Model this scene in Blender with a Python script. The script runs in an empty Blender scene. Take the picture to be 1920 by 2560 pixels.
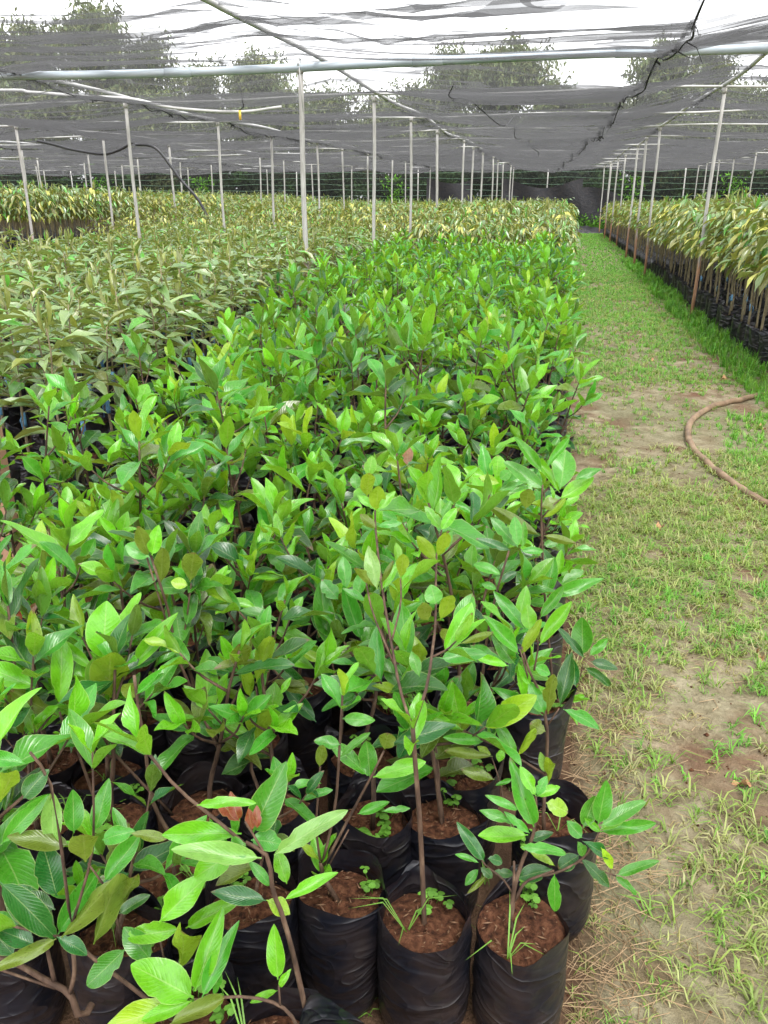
import bpy, math, random
import numpy as np
from mathutils import Matrix, Vector
R = math.radians
ORD = ['first', 'second', 'third', 'fourth', 'fifth', 'sixth', 'seventh', 'eighth', 'ninth', 'tenth', 'eleventh', 'twelfth', 'thirteenth', 'fourteenth', 'fifteenth', 'sixteenth']
sc = bpy.context.scene
COL = sc.collection

# ------------------------------------------------------------------ camera, sky, sun, exposure
cam_d = bpy.data.cameras.new('camera')
cam = bpy.data.objects.new('camera', cam_d); COL.objects.link(cam)
cam.location = (0, 0, 1.5)
cam.rotation_euler = (R(90 - 20.95), 0, R(11.8))
cam_d.sensor_fit = 'VERTICAL'; cam_d.sensor_height = 24.0
cam_d.lens = 24.0 * 2023 / 2560
cam_d.clip_start = 0.02; cam_d.clip_end = 1500
sc.camera = cam

SUN_EL, SUN_AZ = R(62), R(150)
w = bpy.data.worlds.new('World'); sc.world = w; w.use_nodes = True
nt = w.node_tree; nt.nodes.clear()
o_ = nt.nodes.new('ShaderNodeOutputWorld'); bg = nt.nodes.new('ShaderNodeBackground')
sky = nt.nodes.new('ShaderNodeTexSky'); sky.sky_type = 'NISHITA'; sky.sun_disc = False
sky.sun_elevation = SUN_EL; sky.sun_rotation = SUN_AZ
sky.air_density = 1.0; sky.dust_density = 4.0; sky.ozone_density = 1.0
hs = nt.nodes.new('ShaderNodeHueSaturation'); hs.inputs['Saturation'].default_value = 0.14
# high overcast: an even white cloud deck over the clear sky
cl = nt.nodes.new('ShaderNodeMixRGB'); cl.inputs[0].default_value = 0.6; cl.inputs[2].default_value = (9.0, 9.1, 9.3, 1)
nt.links.new(sky.outputs[0], hs.inputs['Color']); nt.links.new(hs.outputs[0], cl.inputs[1])
nt.links.new(cl.outputs[0], bg.inputs[0]); bg.inputs[1].default_value = 0.13
nt.links.new(bg.outputs[0], o_.inputs[0])

sun_d = bpy.data.lights.new('sun', 'SUN'); sun = bpy.data.objects.new('sun', sun_d); COL.objects.link(sun)
sun_d.energy = 1.5; sun_d.angle = R(20); sun_d.color = (1.0, 0.97, 0.92)
sun.rotation_euler = (R(90) - SUN_EL, 0, R(180) - SUN_AZ)

vs = sc.view_settings
vs.view_transform = 'Standard'; vs.look = 'None'; vs.gamma = 1; vs.exposure = 2.28; vs.use_curve_mapping = False
sc.cycles.transparent_max_bounces = 32
sc.cycles.max_bounces = 8; sc.cycles.diffuse_bounces = 3; sc.cycles.glossy_bounces = 2; sc.cycles.transmission_bounces = 5
sc.cycles.use_denoising = True

# ------------------------------------------------------------------ helpers
rng = np.random.default_rng(7)
rnd = random.Random(11)

def props(o, label=None, cat=None, group=None, kind=None):
    if label: o['label'] = label
    if cat: o['category'] = cat
    if group: o['group'] = group
    if kind: o['kind'] = kind
    return o

def mesh(name, V, Q=None, T=None, mat=None, uv=None, col=None, smooth=True, mats=None, midx=None):
    """numpy verts + quads + tris -> mesh; uv / col per vertex"""
    V = np.asarray(V, np.float32).reshape(-1, 3)
    Q = np.zeros((0, 4), np.int32) if Q is None or len(Q) == 0 else np.asarray(Q, np.int32)
    T = np.zeros((0, 3), np.int32) if T is None or len(T) == 0 else np.asarray(T, np.int32)
    me = bpy.data.meshes.new(name)
    me.vertices.add(len(V)); me.vertices.foreach_set('co', V.ravel())
    lv = np.concatenate([Q.ravel(), T.ravel()]).astype(np.int32)
    n = len(Q) + len(T)
    me.loops.add(len(lv)); me.loops.foreach_set('vertex_index', lv)
    me.polygons.add(n)
    st = np.concatenate([np.arange(len(Q)) * 4, len(Q) * 4 + np.arange(len(T)) * 3]).astype(np.int32)
    me.polygons.foreach_set('loop_start', st)
    me.polygons.foreach_set('use_smooth', np.full(n, smooth, bool))
    for m in (mats or ([mat] if mat else [])): me.materials.append(m)
    if midx is not None: me.polygons.foreach_set('material_index', np.asarray(midx, np.int32))
    if uv is not None:
        l = me.uv_layers.new(name='UVMap'); l.data.foreach_set('uv', np.asarray(uv, np.float32)[lv].ravel())
    if col is not None:
        a = me.color_attributes.new('col', 'FLOAT_COLOR', 'POINT'); a.data.foreach_set('color', np.asarray(col, np.float32).ravel())
    me.update(calc_edges=True); me.validate()
    return me

def obj(name, me, parent=None, loc=None):
    o = bpy.data.objects.new(name, me); COL.objects.link(o)
    if parent: o.parent = parent
    if loc is not None: o.location = loc
    return o

def empty(name, loc=(0, 0, 0), rz=0):
    o = bpy.data.objects.new(name, None); COL.objects.link(o); o.location = loc; o.rotation_euler = (0, 0, rz)
    o.empty_display_size = 0.1
    return o

class MB:
    def __init__(s): s.V = []; s.Q = []; s.T = []; s.C = []; s.n = 0
    def add(s, V, Q=None, T=None, c=None):
        V = np.asarray(V, np.float32).reshape(-1, 3)
        if Q is not None and len(Q): s.Q.append(np.asarray(Q, np.int32) + s.n)
        if T is not None and len(T): s.T.append(np.asarray(T, np.int32) + s.n)
        if c is not None:
            c = np.asarray(c, np.float32)
            s.C.append(np.tile(c, (len(V), 1)) if c.ndim == 1 else c)
        s.V.append(V); s.n += len(V)
    def tube(s, pts, r0, r1=None, seg=8, cap=True, c=None, rad=None):
        pts = np.asarray(pts, float); r1 = r0 if r1 is None else r1
        n = len(pts); rr = np.linspace(r0, r1, n) if rad is None else np.asarray(rad)
        tan = np.gradient(pts, axis=0); tan /= np.linalg.norm(tan, axis=1)[:, None] + 1e-9
        ref = np.array([0, 0, 1.0]) if abs(tan[0, 2]) < .9 else np.array([1.0, 0, 0])
        a = np.cross(tan, ref); a /= np.linalg.norm(a, axis=1)[:, None] + 1e-9
        b = np.cross(tan, a)
        th = np.linspace(0, 2 * np.pi, seg, endpoint=False)
        V = pts[:, None] + rr[:, None, None] * (np.cos(th)[None, :, None] * a[:, None] + np.sin(th)[None, :, None] * b[:, None])
        Q = []
        i = np.arange(seg); j = (i + 1) % seg
        for k in range(n - 1): Q.append(np.stack([k * seg + i, k * seg + j, (k + 1) * seg + j, (k + 1) * seg + i], 1))
        V = V.reshape(-1, 3); T = None
        if cap:
            V = np.vstack([V, pts[:1], pts[-1:]]); c0, c1 = n * seg, n * seg + 1
            T = np.vstack([np.stack([j, i, np.full(seg, c0)], 1), np.stack([(n - 1) * seg + i, (n - 1) * seg + j, np.full(seg, c1)], 1)])
        s.add(V, np.vstack(Q), T, c)
    def box(s, lo, hi, c=None):
        x0, y0, z0 = lo; x1, y1, z1 = hi
        s.add([(x0, y0, z0), (x1, y0, z0), (x1, y1, z0), (x0, y1, z0), (x0, y0, z1), (x1, y0, z1), (x1, y1, z1), (x0, y1, z1)],
              [(0, 3, 2, 1), (4, 5, 6, 7), (0, 1, 5, 4), (1, 2, 6, 5), (2, 3, 7, 6), (3, 0, 4, 7)], None, c)
    def mesh(s, name, mat, smooth=True):
        return mesh(name, np.vstack(s.V), np.vstack(s.Q) if s.Q else None, np.vstack(s.T) if s.T else None, mat, None,
                    np.vstack(s.C) if s.C else None, smooth)
    def build(s, name, mat, parent=None, smooth=True):
        return obj(name, s.mesh(name, mat, smooth), parent)

def spline(pts, n):
    """Catmull-Rom resample"""
    p = np.asarray(pts, float); p = np.vstack([2 * p[0] - p[1], p, 2 * p[-1] - p[-2]])
    m = len(p) - 3; out = []
    for t in np.linspace(0, m - 1e-6, n):
        i = int(t); f = t - i; a, b, c, d = p[i:i + 4]
        out.append(.5 * ((2 * b) + (-a + c) * f + (2 * a - 5 * b + 4 * c - d) * f * f + (-a + 3 * b - 3 * c + d) * f ** 3))
    return np.array(out)

def vnoise(x, y, seed=0, f=1.0):
    """value noise on arrays"""
    r = np.random.default_rng(seed); G = r.random((256, 256))
    x = np.asarray(x) * f + 57.3; y = np.asarray(y) * f + 91.7
    xi = np.floor(x).astype(int); yi = np.floor(y).astype(int); fx = x - xi; fy = y - yi
    fx = fx * fx * (3 - 2 * fx); fy = fy * fy * (3 - 2 * fy)
    g = lambda a, b: G[a % 256, b % 256]
    return (g(xi, yi) * (1 - fx) + g(xi + 1, yi) * fx) * (1 - fy) + (g(xi, yi + 1) * (1 - fx) + g(xi + 1, yi + 1) * fx) * fy

# ------------------------------------------------------------------ materials
class NT:
    def __init__(s, name):
        s.m = bpy.data.materials.new(name); s.m.use_nodes = True; s.t = s.m.node_tree; s.t.nodes.clear()
        s.out = s.n('ShaderNodeOutputMaterial')
    def n(s, typ, **kw):
        x = s.t.nodes.new(typ)
        for k, v in kw.items(): setattr(x, k, v)
        return x
    def l(s, a, b): s.t.links.new(a, b)
    def val(s, sock, v):
        if hasattr(v, 'is_output') or hasattr(v, 'links'): s.l(v, sock)
        else: sock.default_value = v
    def math(s, op, a, b=None, c=None, clamp=False):
        x = s.n('ShaderNodeMath', operation=op, use_clamp=clamp)
        for i, v in enumerate((a, b, c)):
            if v is not None: s.val(x.inputs[i], v)
        return x.outputs[0]
    def mix(s, f, a, b, mode='MIX'):
        x = s.n('ShaderNodeMixRGB', blend_type=mode)
        for i, v in enumerate((f, a, b)):
            if isinstance(v, tuple) and len(v) == 3: v = (*v, 1)
            s.val(x.inputs[i], v)
        return x.outputs[0]
    def noise(s, scale, detail=3, vec=None, rough=.55, dist=0.0):
        x = s.n('ShaderNodeTexNoise'); x.inputs['Scale'].default_value = scale; x.inputs['Detail'].default_value = detail
        x.inputs['Roughness'].default_value = rough; x.inputs['Distortion'].default_value = dist
        if vec is not None: s.l(vec, x.inputs['Vector'])
        return x.outputs['Fac']
    def ramp(s, f, stops):
        x = s.n('ShaderNodeValToRGB'); e = x.color_ramp.elements
        while len(e) < len(stops): e.new(.5)
        for q, (p, c) in zip(e, stops):
            q.position = p; q.color = (*c, 1) if len(c) == 3 else c
        s.val(x.inputs[0], f); return x.outputs[0]
    def mapping(s, vec, scale=(1, 1, 1), loc=None):
        x = s.n('ShaderNodeMapping'); s.l(vec, x.inputs[0]); x.inputs['Scale'].default_value = scale
        if loc is not None: s.val(x.inputs['Location'], loc)
        return x.outputs[0]
    def bump(s, h, strength, dist):
        x = s.n('ShaderNodeBump'); x.inputs['Strength'].default_value = strength; x.inputs['Distance'].default_value = dist
        s.l(h, x.inputs['Height']); return x.outputs[0]
    def bsdf(s, col, rough=.6, spec=.5, normal=None, metal=0.0):
        x = s.n('ShaderNodeBsdfPrincipled')
        if isinstance(col, tuple) and len(col) == 3: col = (*col, 1)
        s.val(x.inputs['Base Color'], col); s.val(x.inputs['Roughness'], rough); s.val(x.inputs['Specular IOR Level'], spec)
        s.val(x.inputs['Metallic'], metal)
        if normal is not None: s.l(normal, x.inputs['Normal'])
        return x.outputs[0]
    def mixsh(s, f, a, b):
        x = s.n('ShaderNodeMixShader'); s.val(x.inputs[0], f); s.l(a, x.inputs[1]); s.l(b, x.inputs[2]); return x.outputs[0]
    def done(s, sh): s.l(sh, s.out.inputs[0]); return s.m

def leaf_mat(name, src, under, under_f, rough, trans, vein=.25, spots=True, spec=.5, vfreq=13):
    t = NT(name)
    if src == 'object':
        oi = t.n('ShaderNodeObjectInfo'); c0, al, rn = oi.outputs['Color'], oi.outputs['Alpha'], oi.outputs['Random']
    else:
        at = t.n('ShaderNodeAttribute'); at.attribute_name = 'col'; c0, al = at.outputs['Color'], at.outputs['Alpha']; rn = None
    tc = t.n('ShaderNodeTexCoord')
    geo = t.n('ShaderNodeNewGeometry')
    if src == 'object':
        off = t.n('ShaderNodeCombineXYZ'); t.l(t.math('MULTIPLY', rn, 37.0), off.inputs[0]); t.l(t.math('MULTIPLY', rn, 91.0), off.inputs[1])
        vec = t.mapping(tc.outputs['UV'], (1, 2.3, 1), off.outputs[0])
    else:
        vec = geo.outputs['Position']
    nz = t.noise(2.6 if src == 'object' else 9, 2, vec)
    c = t.mix(.55, c0, t.ramp(nz, [(.25, (.62, .66, .6)), (.75, (1.15, 1.1, 1.0))]), 'MULTIPLY')
    h = None
    if vein > 0:
        sx = t.n('ShaderNodeSeparateXYZ'); t.l(tc.outputs['UV'], sx.inputs[0])
        au = t.math('ABSOLUTE', t.math('SUBTRACT', sx.outputs[0], .5))
        mid = t.math('LESS_THAN', au, .018)
        ph = t.math('MULTIPLY', t.math('SUBTRACT', sx.outputs[1], t.math('MULTIPLY', au, .55)), vfreq * 6.283)
        sv = t.math('POWER', t.math('ABSOLUTE', t.math('SINE', t.math('MULTIPLY', ph, .5))), 7.0)
        f = t.math('ADD', t.math('MULTIPLY', mid, 1.0), t.math('MULTIPLY', sv, .13), clamp=True)
        c = t.mix(t.math('MULTIPLY', f, vein), c, t.mix(.5, c, (.55, .68, .30)))
        edge = t.math('GREATER_THAN', au, .475)
        c = t.mix(t.math('MULTIPLY', edge, .35), c, (.45, .55, .22))
        h = t.math('ADD', t.math('MULTIPLY', sv, .5), t.math('MULTIPLY', mid, -1.0))
    c = t.mix(t.math('MULTIPLY', geo.outputs['Backfacing'], under_f), c, under)
    if spots:
        sp = t.noise(8 if src == 'object' else 60, 2, vec, .7)
        mk = t.math('GREATER_THAN', sp, t.math('SUBTRACT', .84, t.math('MULTIPLY', al, .22)))
        c = t.mix(t.math('MULTIPLY', mk, .85), c, (.045, .022, .01))
    if vein > 0 and spots:   # scorched tips and margins on the worn leaves
        en = t.noise(3.5, 3, vec, .6)
        tipm = t.math('GREATER_THAN', t.math('ADD', sx.outputs[1], t.math('MULTIPLY', t.math('SUBTRACT', en, .5), .5)), t.math('SUBTRACT', 1.12, t.math('MULTIPLY', al, .22)))
        mar = t.math('GREATER_THAN', t.math('ADD', au, t.math('MULTIPLY', t.math('SUBTRACT', en, .5), .35)), t.math('SUBTRACT', .62, t.math('MULTIPLY', al, .09)))
        c = t.mix(t.math('MULTIPLY', t.math('MAXIMUM', tipm, mar), .8), c, t.mix(nz, (.05, .025, .012), (.24, .15, .08)))
    nm = t.bump(h, .22, .003) if h is not None else None
    p = t.bsdf(c, t.math('ADD', t.math('MULTIPLY', nz, .18), rough - .09), spec, nm)
    tr = t.n('ShaderNodeBsdfTranslucent'); t.l(t.mix(1.0, c, (1.5, 1.35, .7), 'MULTIPLY'), tr.inputs[0])
    if nm is not None: t.l(nm, tr.inputs['Normal'])
    return t.done(t.mixsh(trans, p, tr.outputs[0]))

M = {}
M['leaf'] = leaf_mat('glossy_leaf', 'object', (.15, .22, .03), .45, .28, .40, vein=.5, spec=.75)
M['leaf_mass'] = leaf_mat('glossy_leaf_mass', 'attr', (.15, .22, .03), .45, .28, .42, vein=0, spots=False, spec=.8)
M['olive'] = leaf_mat('olive_leaf', 'object', (.17, .20, .06), .7, .25, .25, vein=.35, spec=1.0, vfreq=18)
M['olive_mass'] = leaf_mat('olive_leaf_mass', 'attr', (.17, .20, .06), .65, .26, .25, vein=0, spots=False, spec=1.0)
M['grass'] = leaf_mat('grass_blade', 'attr', (.15, .25, .04), .1, .5, .3, vein=0, spots=False, spec=.3)
M['tree_leaf'] = leaf_mat('tree_foliage', 'attr', (.08, .12, .03), .2, .6, .2, vein=0, spots=False, spec=.2)

def simple(name, stops, scale, rough=.7, bump=.3, bdist=.003, spec=.4, stretch=(1, 1, 1), coord='Object', detail=5, metal=0.0):
    t = NT(name); tc = t.n('ShaderNodeTexCoord')
    v = t.mapping(tc.outputs[coord], stretch)
    nz = t.noise(scale, detail, v)
    return t.done(t.bsdf(t.ramp(nz, stops), rough, spec, t.bump(nz, bump, bdist) if bump else None, metal))

M['stem'] = simple('stem_bark', [(.3, (.028, .016, .011)), (.55, (.085, .05, .032)), (.8, (.19, .13, .085))], 60, .75, .5, .002, .3, (1, 1, .35))
M['olive_stem'] = simple('olive_stem_bark', [(.3, (.10, .08, .045)), (.6, (.21, .175, .10)), (.8, (.32, .28, .18))], 50, .75, .4, .002, .3, (1, 1, .3))
M['trunk'] = simple('tree_bark', [(.3, (.05, .04, .03)), (.7, (.16, .13, .10))], 6, .85, .6, .02, .2, (1, 1, .2))
M['soil'] = simple('potting_soil', [(.3, (.02, .009, .006)), (.48, (.075, .03, .016)), (.66, (.13, .056, .03)), (.85, (.22, .125, .075))], 75, .95, 1.0, .012, .15, detail=8)
M['husk'] = simple('husk_chip', [(.3, (.09, .045, .025)), (.7, (.21, .125, .075))], 40, .85, .3, .002, .2)
M['tape'] = simple('blue_tape', [(.3, (.06, .2, .38)), (.7, (.16, .36, .55))], 40, .4, .2, .001, .5)
M['straw'] = simple('dry_straw', [(.3, (.20, .13, .07)), (.7, (.40, .29, .17))], 25, .8, .2, .001, .25)
M['dry_leaf'] = simple('dry_leaf', [(.3, (.24, .11, .05)), (.7, (.52, .31, .16))], 20, .75, .3, .003, .3)
M['wood'] = simple('planed_wood', [(.3, (.22, .115, .07)), (.7, (.32, .19, .12))], 12, .7, .3, .002, .3, (1, 1, .1))
M['cord'] = simple('black_cord', [(.3, (.012, .012, .013)), (.7, (.04, .04, .042))], 50, .8, .3, .002, .2)
M['wire'] = simple('green_wire', [(.3, (.09, .17, .11)), (.7, (.17, .27, .19))], 20, .6, 0, 0, .3)
M['pvc'] = simple('pvc_pipe', [(.3, (.24, .29, .33)), (.5, (.34, .39, .43)), (.75, (.46, .49, .51))], 3.5, .4, .1, .002, .5, (.5, 6, 6))
M['conduit'] = simple('white_conduit', [(.3, (.30, .30, .29)), (.7, (.46, .455, .44))], 5, .5, .1, .002, .5)
M['yellow'] = simple('yellow_tag', [(.3, (.75, .45, .05)), (.7, (.85, .55, .08))], 10, .5, 0, 0, .4)
M['hose'] = simple('hose_rubber', [(.3, (.11, .07, .042)), (.55, (.23, .155, .095)), (.8, (.34, .25, .165))], 9, .6, .3, .003, .35)
M['black_hose'] = simple('black_pipe', [(.3, (.012, .012, .014)), (.7, (.03, .03, .035))], 9, .4, .1, .002, .5)

def bag_mat():
    t = NT('black_polythene'); tc = t.n('ShaderNodeTexCoord'); oi = t.n('ShaderNodeObjectInfo')
    off = t.n('ShaderNodeCombineXYZ'); t.l(t.math('MULTIPLY', oi.outputs['Random'], 53.0), off.inputs[0])
    v = t.mapping(tc.outputs['Object'], (1, 1, 1), off.outputs[0])
    a = t.noise(7, 2, t.mapping(v, (1, 1, 1.9)), .45, 1.0)
    b = t.noise(30, 2, t.mapping(v, (1, 1, 1.5)))
    dust = t.noise(9, 5, v, .65)
    sx = t.n('ShaderNodeSeparateXYZ'); t.l(tc.outputs['Object'], sx.inputs[0])
    low = t.math('MULTIPLY', t.math('SUBTRACT', .16, sx.outputs[2], clamp=True), 4.0, clamp=True)
    d = t.math('MULTIPLY', t.math('SUBTRACT', dust, .42, clamp=True), t.math('ADD', low, .6))
    c = t.mix(t.math('MULTIPLY', d, 1.1, clamp=True), (.006, .0066, .0105), (.09, .058, .04))
    cr = t.noise(5, 1, t.mapping(v, (1, 1, 2.4)), .4, .8)
    ridge = t.math('POWER', t.math('SUBTRACT', 1.0, t.math('MULTIPLY', t.math('ABSOLUTE', t.math('SUBTRACT', cr, .5)), 2.0)), 14.0)
    cr2 = t.noise(11, 1, t.mapping(v, (1, 1, 1.6)), .4, .5)
    ridge2 = t.math('POWER', t.math('SUBTRACT', 1.0, t.math('MULTIPLY', t.math('ABSOLUTE', t.math('SUBTRACT', cr2, .5)), 2.0)), 12.0)
    h = t.math('ADD', t.math('ADD', t.math('POWER', a, 1.5), t.math('MULTIPLY', b, .08)), t.math('ADD', t.math('MULTIPLY', ridge, .28), t.math('MULTIPLY', ridge2, .13)))
    return t.done(t.bsdf(c, t.math('ADD', t.math('MULTIPLY', dust, .26), .2), .5, t.bump(h, .5, .028)))
M['bag'] = bag_mat()

def post_mat():
    t = NT('galvanised_post'); tc = t.n('ShaderNodeTexCoord'); geo = t.n('ShaderNodeNewGeometry')
    n1 = t.noise(7, 5, t.mapping(geo.outputs['Position'], (6, 6, .8)))
    sx = t.n('ShaderNodeSeparateXYZ'); t.l(geo.outputs['Position'], sx.inputs[0])
    # rust creeping up from the foot
    r = t.math('ADD', t.math('MULTIPLY', sx.outputs[2], -.55), t.math('ADD', n1, .42))
    rm = t.ramp(r, [(.38, (0, 0, 0)), (.62, (1, 1, 1))])
    g = t.ramp(n1, [(.3, (.25, .24, .22)), (.7, (.44, .43, .41))])
    c = t.mix(rm, g, t.ramp(n1, [(.3, (.2, .09, .05)), (.7, (.42, .24, .14))]))
    return t.done(t.bsdf(c, .55, .4, t.bump(n1, .25, .003), 0.0))
M['post'] = post_mat()

def net_mat(name, thread, dens, streak, transl, tear=True):
    """woven shade cloth: part open weave (transparent), part dark thread"""
    t = NT(name); geo = t.n('ShaderNodeNewGeometry')
    p = geo.outputs['Position']
    s1 = t.noise(1.0, 4, t.mapping(p, streak), .65)
    s2 = t.noise(2.3, 2, p)
    a = t.math('ADD', t.math('MULTIPLY', t.math('SUBTRACT', s1, .5), .34), t.math('ADD', t.math('MULTIPLY', t.math('SUBTRACT', s2, .5), .16), dens))
    wv = t.n('ShaderNodeVectorMath', operation='ADD'); t.l(p, wv.inputs[0])
    nw = t.n('ShaderNodeTexNoise'); nw.inputs['Scale'].default_value = .35; t.l(p, nw.inputs['Vector']); t.l(nw.outputs['Color'], wv.inputs[1])
    if tear:   # creases where the cloth is doubled
        for sc3, lim, amt in (((.16, 1.7, .5), .013, .34), ((.3, 4.2, .5), .016, .26), ((.5, 10.0, .5), .02, .14)):
            f = t.noise(1.0, 1.5, t.mapping(wv.outputs[0], sc3), .5, .6)
            ln = t.math('LESS_THAN', t.math('ABSOLUTE', t.math('SUBTRACT', f, .5)), lim)
            a = t.math('ADD', a, t.math('MULTIPLY', ln, amt))
    if tear:  # slack threads pulled apart leave bright slits
        s3 = t.noise(1.0, 2, t.mapping(p, (streak[0] * 1.6, streak[1] * 2.2, streak[2])), .6)
        a = t.math('SUBTRACT', a, t.math('MULTIPLY', t.math('GREATER_THAN', s3, .68), .2))
    a = t.math('MINIMUM', t.math('MAXIMUM', a, .06), .96)
    d = t.n('ShaderNodeBsdfDiffuse'); d.inputs[0].default_value = (*thread, 1)
    tl = t.n('ShaderNodeBsdfTranslucent'); tl.inputs[0].default_value = (*transl, 1)
    ad = t.n('ShaderNodeAddShader'); t.l(d.outputs[0], ad.inputs[0]); t.l(tl.outputs[0], ad.inputs[1])
    tr = t.n('ShaderNodeBsdfTransparent')
    return t.done(t.mixsh(a, tr.outputs[0], ad.outputs[0]))
M['net'] = net_mat('shade_cloth', (.018, .018, .0184), .49, (1.4, 6.0, 3.0), (.036, .036, .0372))
M['fence_net'] = net_mat('fence_cloth', (.009, .009, .0095), .80, (2.0, 2.0, 3.0), (.02, .02, .02), tear=False)

def ground_mat():
    t = NT('nursery_ground'); geo = t.n('ShaderNodeNewGeometry'); p = geo.outputs['Position']
    n1 = t.noise(.9, 6, p, .6); n2 = t.noise(7, 7, p, .65); n3 = t.noise(45, 5, p, .7); n4 = t.noise(2.6, 4, t.mapping(p, (1, 1, 1), (5, 9, 0)))
    c = t.ramp(n2, [(.28, (.085, .055, .034)), (.42, (.19, .145, .09)), (.57, (.31, .26, .175)), (.8, (.46, .41, .295))])
    c = t.mix(t.ramp(n4, [(.50, (0, 0, 0)), (.62, (.85, .85, .85))]), c, (.14, .068, .042))
    c = t.mix(t.ramp(n1, [(.38, (0, 0, 0)), (.58, (.7, .7, .7))]), c, t.mix(n3, (.085, .088, .045), (.25, .24, .14)))
    sx = t.n('ShaderNodeSeparateXYZ'); t.l(p, sx.inputs[0])
    bed = t.math('MULTIPLY', t.math('SUBTRACT', t.math('ADD', .2, t.math('MULTIPLY', t.math('SUBTRACT', n2, .5), .25)), sx.outputs[0]), 14.0, clamp=True)
    c = t.mix(t.math('MULTIPLY', bed, .85), c, t.mix(n2, (.05, .022, .013), (.125, .06, .035)))
    c = t.mix(.5, c, t.ramp(n3, [(.3, (.55, .55, .55)), (.7, (1.2, 1.2, 1.2))]), 'MULTIPLY')
    h = t.math('ADD', n2, t.math('MULTIPLY', n3, .35))
    return t.done(t.bsdf(c, .95, .15, t.bump(h, 1.0, .035)))
M['ground'] = ground_mat()
# ------------------------------------------------------------------ ground: one graded sheet to the horizon
def graded(pieces):
    out = [pieces[0][0]]
    for a, b, st in pieces:
        n = max(1, int(round((b - a) / st))); out += list(np.linspace(a, b, n + 1)[1:])
    return np.array(out)
gx = graded([(-400, -60, 40), (-60, -14, 4), (-14, -1.2, .4), (-1.2, 2.4, .035), (2.4, 8, .4), (8, 60, 4), (60, 400, 40)])
gy = graded([(-200, -10, 30), (-10, .4, .8), (.4, 5, .035), (5, 10, .09), (10, 50, .5), (50, 120, 6), (120, 600, 60)])
GX, GY = np.meshgrid(gx, gy)
def ground_z(x, y):
    near = np.clip((12 - np.abs(y - 4)) / 8, 0, 1) * np.clip((4 - np.abs(x)) / 2, 0, 1)
    z = (vnoise(x, y, 1, 1.3) - .5) * .035 + (vnoise(x, y, 2, 6) - .5) * .016 + (vnoise(x, y, 3, 17) - .5) * .012
    return z * near - .006 + rise(x)
def rise(x):
    t = np.clip((-np.asarray(x, float) - 8.4) / 4.0, 0, 1); return .33 * t * t * (3 - 2 * t)
GZ = ground_z(GX, GY)
ny, nx = GX.shape
idx = np.arange(ny * nx).reshape(ny, nx)
GQ = np.stack([idx[:-1, :-1], idx[:-1, 1:], idx[1:, 1:], idx[1:, :-1]], -1).reshape(-1, 4)
ground = obj('ground', mesh('ground', np.stack([GX, GY, GZ], -1), GQ, None, M['ground']))
props(ground, 'reddish brown earth with patchy grass under the shade house', kind='structure')

# ------------------------------------------------------------------ shade-house frame
LX = [-31.4, -27.2, -23.1, -19.0, -14.9, -10.5, -6.45, -2.68, 1.86, 6.2, 10.5]
LY = [12.35, 15.6, 18.85, 22.1, 25.4, 28.7, 32.0, 35.3, 38.6, 41.9, 45.2]
H = 2.88
def HY(y): return H + .28 * np.clip((np.asarray(y, float) - 14) / 30, 0, 1.1)
def in_view(x, y, pad=1.0):
    fh = -x * math.sin(R(11.8)) + y * math.cos(R(11.8)); r = x * math.cos(R(11.8)) + y * math.sin(R(11.8))
    return fh > 0.3 and abs(r) < fh * .475 / math.cos(R(20.95)) * 1.02 + pad
pl_ = [(-2.93, 9.55), (1.84, 7.15)]
for x in LX:
    for y in LY:
        if abs(x - 1.86) < .1 and y in (15.6, 28.7): continue
        if x == 1.86 and y == 12.35: pl_.append((1.86, 12.3)); continue
        if y in (38.6, 45.2) and x < -3: continue
        if in_view(x, y, .4): pl_.append((x + rnd.uniform(-.09, .09), y + rnd.uniform(-.12, .12)))
def post_label(x, y):
    if (x, y) == pl_[0]: return 'tall grey post under the thick pipe, nearest of all the posts'
    if (x, y) == pl_[1]: return 'rusty post foot at the right edge beside the curving hose'
    if abs(x - 1.86) < .2 and y < 13: return 'grey post with rusty foot, nearest one standing along the right side of path'
    if abs(x - 1.86) < .2: return 'slim grey post in the row along the right side of the path'
    if -3 < x < -2.3: return 'slim grey post in the row rising from the middle bed'
    return 'slim grey post standing among the beds left of the middle row' if x < -3 else 'slim grey post standing among the tall saplings on the right'
posts = []; npath = 0; nmid = 0
for i, (x, y) in enumerate(pl_):
    r = .030 if i == 0 else rnd.uniform(.023, .029)
    tilt = (0, 0) if i == 0 else (rnd.uniform(-.05, .05), rnd.uniform(-.05, .05))
    zr = float(rise(x)); e = empty('support_post', (x, y, zr))
    g = {'rise': 'posts of the middle row', 'along': 'posts along the path', 'left': 'posts among the left beds', 'on t': 'posts on the right'}
    lb = post_label(x, y)
    gr = 'posts in the row along the path' if 'in the row along' in lb else 'posts in the middle bed row' if 'middle bed' in lb else 'posts among the left beds' if 'left of' in lb else 'posts among the right saplings' if 'on the right' in lb else None
    if gr == 'posts in the row along the path' and npath < 8: npath += 1; gr = None; lb = 'slim grey post, %s back in the row along the right side of path' % ORD[npath + 1]
    if gr == 'posts in the middle bed row' and nmid < 8: nmid += 1; gr = None; lb = 'slim grey post, %s back in the row through the middle bed' % ORD[nmid]
    props(e, lb, 'post', gr)
    m = MB(); hh = float(HY(y)) - zr; zz = np.linspace(-.15, hh - .02, 9)
    m.tube(np.stack([np.linspace(0, tilt[0], 9) + .006 * np.sin(zz * 3 + i), np.linspace(0, tilt[1], 9), zz], 1), r, r * .96, 12)
    m.build('shaft', M['post'], e)
    m = MB(); m.tube([(tilt[0], tilt[1], hh - .07), (tilt[0], tilt[1], hh - .005)], r * 1.35, r * 1.35, 12); m.build('clamp', M['post'], e)
    posts.append(e)

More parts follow.
